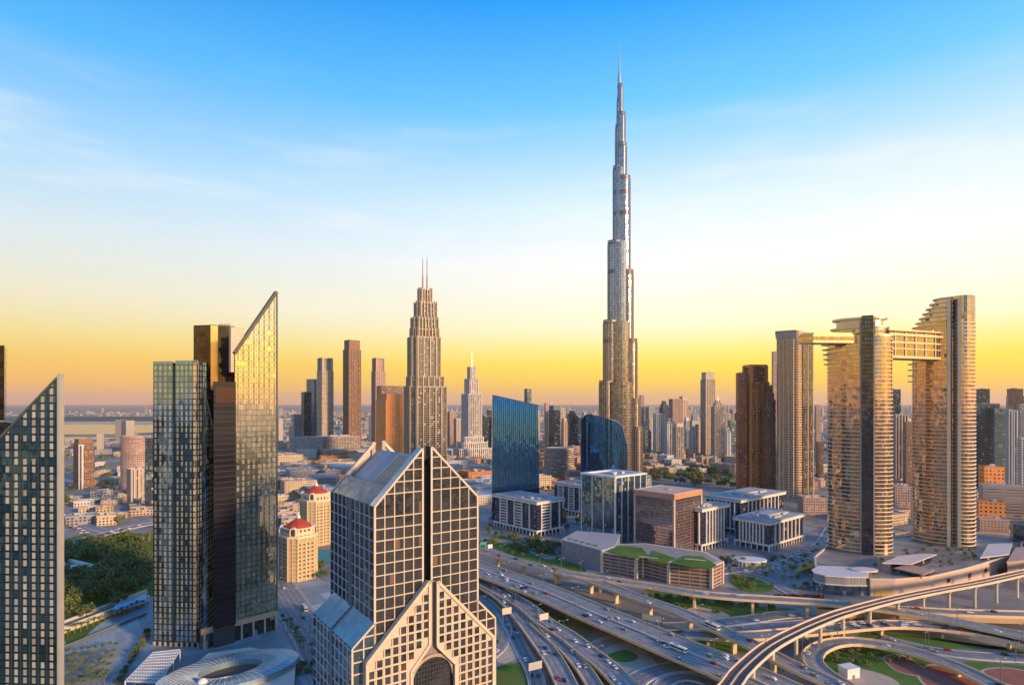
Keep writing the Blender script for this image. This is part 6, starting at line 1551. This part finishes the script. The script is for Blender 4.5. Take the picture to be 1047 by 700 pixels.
# palms in rows on the plaza
for i in range(6):
    for j in range(8):
        a, b = G(66, 672 + i * 7), G(122 - i * 2.5, 664 + i * 7); p = a.lerp(b, (j + .5) / 8)
        if seen(p.x, p.y): plant('palm', p.x, p.y, .62, 'palm in the square grid of palms on the white plaza', 'palms in the plaza grid', 0, 'palm')
for i in range(15):
    p = G(66, 652).lerp(G(148, 619), i / 14); plant('palm', p.x, p.y - 3, .72, 'palm in the single row along the white colonnade wall', 'palms along the colonnade wall', 0, 'palm')
for i in range(12):
    p = G(120, 700).lerp(G(152, 648), i / 11); plant('shrub', p.x, p.y, .42, 'clipped shrub in the row beside the white pergola', 'clipped shrubs beside the pergola')
for i in range(20):
    p = G(286, 640).lerp(G(330, 690), i / 19) + Vector((trng.uniform(-2, 2) + 4, trng.uniform(-2, 2), 0)); plant('palm', p.x, p.y, .75, 'palm lining the avenue beside the oval roofed hall', 'palms lining the avenue', 0, 'palm')
for i in range(9):
    a = 2 * math.pi * i / 9; c = G(316, 684); plant('shrub', c.x + 9 * math.cos(a), c.y + 5 * math.sin(a), .5, 'dark shrub clustered at the avenue bend by the gabled tower', 'shrubs at the avenue bend')
for p in sum(PROTO.values(), []):
    if p.name not in USED:
        for ch in list(p.children): bpy.data.objects.remove(ch)
        bpy.data.objects.remove(p)

m = M(); r9 = random.Random(5)
for i in range(1500):
    py = 428 + 60 * r9.random() ** 1.6; px = r9.uniform(60, 1047); g = G(px, py)
    if 0 < px < 300 and 429 < py < 450: continue
    for k in range(5 if py < 445 else 9):
        c = g + Vector((r9.gauss(0, 4), r9.gauss(0, 4), r9.uniform(2.5, 8))); a = Vector((r9.gauss(0, 1), r9.gauss(0, 1), r9.gauss(0, 1))).normalized(); b = a.orthogonal().normalized() * 2.4; a = a.cross(b).normalized() * 2.4; m.face([c - a, c - b, c + a, c + b])
tag(m.build('distant_trees', LEAFM[1]), kind='stuff')

# ================================================================== traffic
def carproto(colname, col, metal=.3):
    prof = [(-2.2, .35), (2.2, .35), (2.25, .75), (1.3, .95), (.55, 1.42), (-1.2, 1.45), (-1.95, 1.0), (-2.25, .9)]
    m = M()
    for s_ in (.9, -.9): m.face([(x, s_, z) for x, z in prof][::(-1 if s_ > 0 else 1)])
    for i in range(len(prof)):
        a, b = prof[i], prof[(i + 1) % len(prof)]; m.face([(a[0], -.9, a[1]), (a[0], .9, a[1]), (b[0], .9, b[1]), (b[0], -.9, b[1])][::-1])
    o = m.build('car', plain(col, .25, metal, .03, .2), None); o['label'] = 'car'
    g = M(); w = [(1.22, .98), (.55, 1.38), (-1.15, 1.40), (-1.88, 1.02)]
    for s_ in (.92, -.92): g.face([(x, s_, z) for x, z in w][::(-1 if s_ < 0 else 1)])
    for a, b in ((w[0], w[1]), (w[2], w[3])): g.face([(a[0] + .03, -.78, a[1] + .05), (a[0] + .03, .78, a[1] + .05), (b[0] + .03, .78, b[1] + .05), (b[0] + .03, -.78, b[1] + .05)])
    gm_ = g.build('window', GLASSC, None); gm_.parent = o
    k = M()
    for x in (-1.4, 1.4):
        for s_ in (-.78, .78): k.tube([Vector((x, s_ - .14, .34)), Vector((x, s_ + .14, .34))], .34, 10)
    wm_ = k.build('wheel_set', DARK, None); wm_.parent = o
    return o
GLASSC = plain((.02, .022, .025), .1, 0, .05, .2)
CARC = [('white', (.74, .74, .72), 0, 9), ('silver', (.45, .46, .47), .6, 4), ('black', (.03, .03, .035), .2, 3), ('red', (.42, .04, .03), .1, 1), ('dark blue', (.04, .07, .16), .2, 1), ('sand coloured', (.48, .40, .28), .3, 1)]
CARP = {c[0]: carproto(c[0], c[1], c[2]) for c in CARC}; CWT = sum(([c[0]] * c[3] for c in CARC), [])
FIRST = set(); crng = random.Random(3)
def put_car(x, y, z, ang, where, group):
    cn = crng.choice(CWT); p = CARP[cn]
    if cn not in FIRST: FIRST.add(cn); o = p
    else: o = copy_tree(p)
    o.location = (x, y, z); o.rotation_euler = (0, 0, ang); tag(o, f'{cn} car {where}', 'car', f'{cn} {group}')
def traffic(key, n, where, group, two=False, bunch=None, lanes=None):
    path, w, nl = ROADS[key]; cum = [0]
    for a, b in zip(path, path[1:]): cum.append(cum[-1] + (b - a).length)
    vis = [i for i, p in enumerate(path) if seen(p.x, p.y, p.z, 4)]
    if not vis: return
    s0, s1 = cum[vis[0]], cum[vis[-1]]; got = []; tries = 0
    if bunch: s0, s1 = s0 + (s1 - s0) * bunch[0], s0 + (s1 - s0) * bunch[1]
    while len(got) < n and tries < n * 40:
        tries += 1; s_ = crng.uniform(s0, s1); ln = crng.randrange(nl)
        if any(l == ln and abs(q - s_) < 7.5 for l, q in got): continue
        got.append((ln, s_)); i = max(0, min(len(path) - 2, next((k for k in range(len(cum)) if cum[k] > s_), 1) - 1)); f = (s_ - cum[i]) / max(.01, cum[i + 1] - cum[i])
        p = path[i].lerp(path[i + 1], f); d_ = (path[i + 1] - path[i]).normalized(); nr = Vector((d_.y, -d_.x, 0)); lw = (w - 1.6) / nl
        off = -w / 2 + .8 + lw * (ln + .5); p = p + nr * off; ang = math.atan2(d_.y, d_.x)
        if two and ln < nl / 2: ang += math.pi
        put_car(p.x, p.y, p.z, ang, where, group)
traffic('main carriageway', 46, 'driving on the wide dual carriageway flyover', 'cars on the dual carriageway', True)
traffic('upper flyover', 18, 'driving on the upper flyover', 'cars on the upper flyover')
traffic('diagonal ramp', 8, 'descending the straight diagonal ramp', 'cars on the diagonal ramp')
traffic('wide slip', 20, 'driving on the low slip road beside the dual carriageway', 'cars on the low slip road')
traffic('approach', 13, 'on the flyover approach beside the gabled tower', 'cars on the flyover approach')
traffic('narrow slip', 4, 'on the narrow slip ramp', 'cars on the narrow slip ramp')
traffic('jam ramp', 30, 'queueing on the curved ramp beyond the rail viaduct', 'cars queueing on the curved ramp', bunch=(.4, 1))
traffic('loop ramp', 4, 'on the loop ramp round the lawn', 'cars on the loop ramp')
traffic('southwest avenue', 16, 'on the avenue between the blade tower and the gabled tower', 'cars on the avenue', True)
traffic('far flyover', 7, 'on the beige walled flyover below the hotel podium', 'cars on the beige walled flyover')
traffic('underpass street', 6, 'on the street under the flyovers', 'cars under the flyovers', True)
traffic('underpass street b', 7, 'on the lower street beyond the diagonal ramp', 'cars on the lower street')
traffic('plaza street', 14, 'on the street round the white columned blocks', 'cars round the columned blocks', True)
traffic('park road', 12, 'on the road behind the park', 'cars behind the park', True)
traffic('park road b', 8, 'on the side road near the striped tower', 'cars near the striped tower', True)
traffic('mall flyover', 7, 'on the grey flyover beside the domed block', 'cars on the grey flyover')
traffic('frontage road', 5, 'on the ground road behind the loop ramp', 'cars behind the loop ramp')
traffic('service slip', 7, 'on the slip road beside the gabled tower', 'cars on the slip beside the gabled tower')
traffic('loop slip', 3, 'in the tight bend beside the gabled tower', 'cars in the tight bend')
for r_ in range(4):                      # car park of the office plaza
    for i in range(9):
        if crng.random() < .2: continue
        a, b = G(776, 586 - r_ * 3.2), G(832, 574 - r_ * 3.2); p = a.lerp(b, i / 9); put_car(p.x, p.y, .3, math.atan2((b - a).y, (b - a).x) + 1.57, 'parked in rows beside the white columned block', 'cars parked by the columned block')
for ax, ay, bx, by, n_ in ((812, 566, 846, 552, 9), (816, 570, 848, 557, 9), (500, 536, 503, 522, 7), (704, 584, 742, 574, 12), (706, 587, 742, 577, 12), (905, 560, 935, 548, 9), (906, 565, 935, 553, 9)):
    for i in range(n_):
        if crng.random() < .15: continue
        a, b = G(ax, ay), G(bx, by); p = a.lerp(b, i / n_); put_car(p.x, p.y, .3, math.atan2((b - a).y, (b - a).x) + 1.2, 'parked in the lots around the office plaza', 'cars parked round the office plaza')
for i in range(16):
    p = G(66, 533 + (i % 2) * 4).lerp(G(98, 549 + (i % 2) * 3), i / 16); put_car(p.x, p.y, .3, .5, 'parked outside the low wide glass block', 'cars parked by the low glass block')
for cn, p in CARP.items():
    if cn not in FIRST:
        for ch in list(p.children): bpy.data.objects.remove(ch)
        bpy.data.objects.remove(p)
def bus(x, y, z, ang, label):
    t = T('bus', label, 'bus', (x, y, z)); t.rotation_euler = (0, 0, ang)
    def part(nm, m, mat):
        o = m.build(nm, mat, None); o.parent = t
    part('body', M().obox((0, 0), (1, 0), 6, 1.25, .45, 3.1), plain((.74, .73, .70), .3)); m = M()
    for s_ in (-1.27, 1.27): m.obox((.2, s_), (1, 0), 5.4, .02, 1.5, 2.5)
    part('window', m, GLASSC); part('windscreen', M().obox((6.02, 0), (1, 0), .02, 1.1, 1.3, 2.7), GLASSC); part('roof_unit', M().obox((-1, 0), (1, 0), 1.5, .8, 3.1, 3.35), ROOFU); m = M()
    for q in (-3.6, 3.8):
        for s_ in (-1.1, 1.1): m.tube([Vector((q, s_ - .15, .48)), Vector((q, s_ + .15, .48))], .48, 12)
    part('wheel_set', m, DARK)
def on_path(key, s_frac, off):
    path, w, _ = ROADS[key]; i = int(len(path) * s_frac); d_ = (path[i + 1] - path[i]).normalized(); p = path[i] + Vector((d_.y, -d_.x, 0)) * off; return p, math.atan2(d_.y, d_.x)
def near_px(key, px):
    path = ROADS[key][0]; return min(range(len(path) - 1), key=lambda i: abs(CX + path[i].x / path[i].y * F - px)) / len(path)
for key, px, off, lab in (('main carriageway', 697, 2.6, 'long white bus on the dual carriageway flyover before the rail viaduct'), ('southwest avenue', 301, -7, 'white bus on the avenue beside the blade tower lobby'), ('diagonal ramp', 726, 1.7, 'white bus on the straight diagonal ramp')):
    p, a = on_path(key, near_px(key, px), off); bus(p.x, p.y, p.z, a, lab)

# ================================================================== lamps, signs, small things
def lampproto():
    t = T('street_lamp', 'lamp', 'street lamp', (0, 0, 0)); g = plain((.22, .22, .22), .4, .5)
    M().tube([Vector((0, 0, 0)), Vector((0, 0, 7)), Vector((0, 0, 13))], [.26, .2, .14], 8).build('pole', g, t)
    m = M()
    for s_ in (1, -1): m.tube([Vector((0, 0, 12.8)), Vector((s_ * 1.2, 0, 13.5)), Vector((s_ * 2.6, 0, 13.6))], .1, 6)
    m.build('arm', g, t)
    for s_ in (1, -1): M().obox((s_ * 2.9, 0), (1, 0), .55, .2, 13.45, 13.68).build('lamp_head', plain((.55, .55, .52), .4), t)
    return t
LAMP = lampproto(); lamp_first = [True]
def lamps(key, step, off, label, group):
    path, w, _ = ROADS[key]; L = 0; acc = step * .6
    for i in range(len(path) - 1):
        L += (path[i + 1] - path[i]).length
        if L > acc:
            acc += step; d_ = (path[i + 1] - path[i]).normalized(); p = path[i] + Vector((d_.y, -d_.x, 0)) * off
            if not seen(p.x, p.y, p.z, 0): continue
            o = LAMP if lamp_first[0] else copy_tree(LAMP); lamp_first[0] = False
            o.location = p; o.rotation_euler = (0, 0, math.atan2(d_.y, d_.x) + math.pi / 2); tag(o, label, 'street lamp', group)
lamps('main carriageway', 42, 0, 'double armed lamp on the median of the wide dual carriageway flyover', 'lamps of the dual carriageway')
lamps('upper flyover', 45, 6.2, 'double armed lamp on the edge of the upper flyover', 'lamps of the upper flyover')
lamps('diagonal ramp', 50, 6.0, 'double armed lamp on the edge of the straight diagonal ramp', 'lamps of the diagonal ramp')
lamps('wide slip', 40, 6.8, 'double armed lamp beside the low slip road', 'lamps of the low slip road')
lamps('loop ramp', 45, 5.8, 'double armed lamp on the rim of the loop ramp', 'lamps of the loop ramp')
lamps('jam ramp', 50, 6.8, 'double armed lamp over the queueing cars', 'lamps of the queueing ramp')
lamps('southwest avenue', 34, 0, 'double armed lamp on the central line of the avenue', 'lamps of the avenue')
lamps('frontage road', 45, 6.5, 'double armed lamp beside the ground road behind the loop', 'lamps of the ground road')
lamps('underpass street', 48, 7.5, 'double armed lamp beside the street under the flyovers', 'lamps under the flyovers')
def sign(px, py, z, w, h, ht, label, col, ang=.5):
    p = G(px, py, z); t = T('road_sign', label, 'road sign', (p.x, p.y, z)); u = Vector((math.cos(ang), math.sin(ang)))
    for s_ in (-.38, .38): c = Vector((p.x, p.y)) + u * w * s_; M().prism(ell(c.x, c.y, .18, .18, 8), z, z + ht + h - .3).build('post', STEEL, t)
    n = Vector((u.y, -u.x)) * .35; M().obox(Vector((p.x, p.y)) + n, u, w / 2, .12, z + ht, z + ht + h).build('panel', plain(col, .5), t)
    m = M(); m.obox(Vector((p.x, p.y)) + n * 1.5, u, w / 2 + .15, .05, z + ht + h, z + ht + h + .18); m.obox(Vector((p.x, p.y)) + n * 1.5, u, w / 2 + .15, .05, z + ht - .18, z + ht); m.build('frame', plain((.6, .58, .54)), t)
sign(518, 634, 4, 7.5, 4.2, 5, 'pale blank backed overhead sign on the flyover approach', (.58, .50, .40))
sign(556, 640, 5, 7, 4, 5, 'pale blank backed sign standing by the low slip road', (.60, .53, .44))
sign(547, 692, .3, 9, 4, 5, 'grey ribbed sign board over the slip beside the gabled tower', (.42, .42, .38))
sign(494, 563, 11, 7, 4.2, 4.5, 'green direction sign where the upper flyover emerges', (.02, .26, .16))
sign(501, 564.5, 11, 5, 3.6, 4.5, 'white sign panel next to the green direction sign', (.70, .68, .62))
sign(666, 641, 9, 13, 3.4, 5, 'beige gantry sign crossing the dual carriageway', (.56, .46, .32), -.6)
p = G(868, 691); t = T('white_kiosk', 'small white cube shaped plant hut on the loop lawn', 'hut', (p.x, p.y, 0)); M().obox((p.x, p.y), (1, .3), 4.4, 3.4, 0, 5.6).build('wall', plain((.74, .70, .64)), t); M().obox((p.x, p.y), (1, .3), 4.7, 3.7, 5.6, 6.1).build('roof', WHITE, t); M().obox(Vector((p.x, p.y)) + Vector((.98, -3.35)), (1, .3), .8, .2, 0, 2.3).build('door', plain((.2, .2, .22)), t)
for i in range(7):
    a = G(812 + i * 3.4, 589 - i * .8); b = G(826 + i * 1.6, 579 - i * .3); t = T('shade_sail', 'yellow shade sail in the striped row beside the glass pavilion', 'shade sail', (*((a + b) / 2).xy, 0), 'yellow shade sails in a row')
    d_ = (b - a).xy.normalized(); n = Vector((-d_.y, d_.x)); m = M(); m.face([(*(a.xy - n * 1.5), 4), (*(b.xy - n * 1.5), 4), (*b.xy, 5.2), (*a.xy, 5.2)]); m.face([(*a.xy, 5.2), (*b.xy, 5.2), (*(b.xy + n * 1.5), 4), (*(a.xy + n * 1.5), 4)]); m.build('canopy', plain((.72, .46, .08), .6), t)
    for q in (a, b): M().prism(ell(q.x, q.y, .15, .15, 6), 0, 5).build('post', STEEL, t)
p, q = G(792, 610), G(842, 611); t = T('hedge', 'long low reddish hedge along the upper flyover', 'hedge', (*((p + q) / 2).xy, 0)); m = M()
for i in range(900):
    f = trng.random(); c = p.lerp(q, f) + Vector((trng.uniform(-1, 1), trng.uniform(-2, 2), trng.uniform(.2, 2.4))); a = Vector((trng.gauss(0, 1), trng.gauss(0, 1), trng.gauss(0, 1))).normalized(); b = a.orthogonal().normalized() * .5; a = a.cross(b).normalized() * .5; m.face([c - a, c - b, c + a, c + b])
m.build('foliage', leafmat((.14, .04, .02), (.28, .09, .04)), t)
q = [(316, 577), (345, 575), (350, 561), (322, 562)]; sheet('sports_court', q, .1, plain((.05, .26, .22), .7))
# ================================================================== air
def haze():
    m = bpy.data.materials.new('haze'); m.use_nodes = True; t = m.node_tree; t.nodes.clear()
    o = t.nodes.new('ShaderNodeOutputMaterial'); v = t.nodes.new('ShaderNodeVolumePrincipled')
    v.inputs['Color'].default_value = (1, .78, .60, 1); v.inputs['Density'].default_value = 1.8e-5; v.inputs['Anisotropy'].default_value = .2
    t.links.new(v.outputs[0], o.inputs['Volume'])
    h = M(); e = 60500
    h.prism([Vector((-e, -e)), Vector((e, -e)), Vector((e, e)), Vector((-e, e))], -1, 900, bot=True)
    tag(h.build('haze', m, merge=True), kind='stuff')
haze()
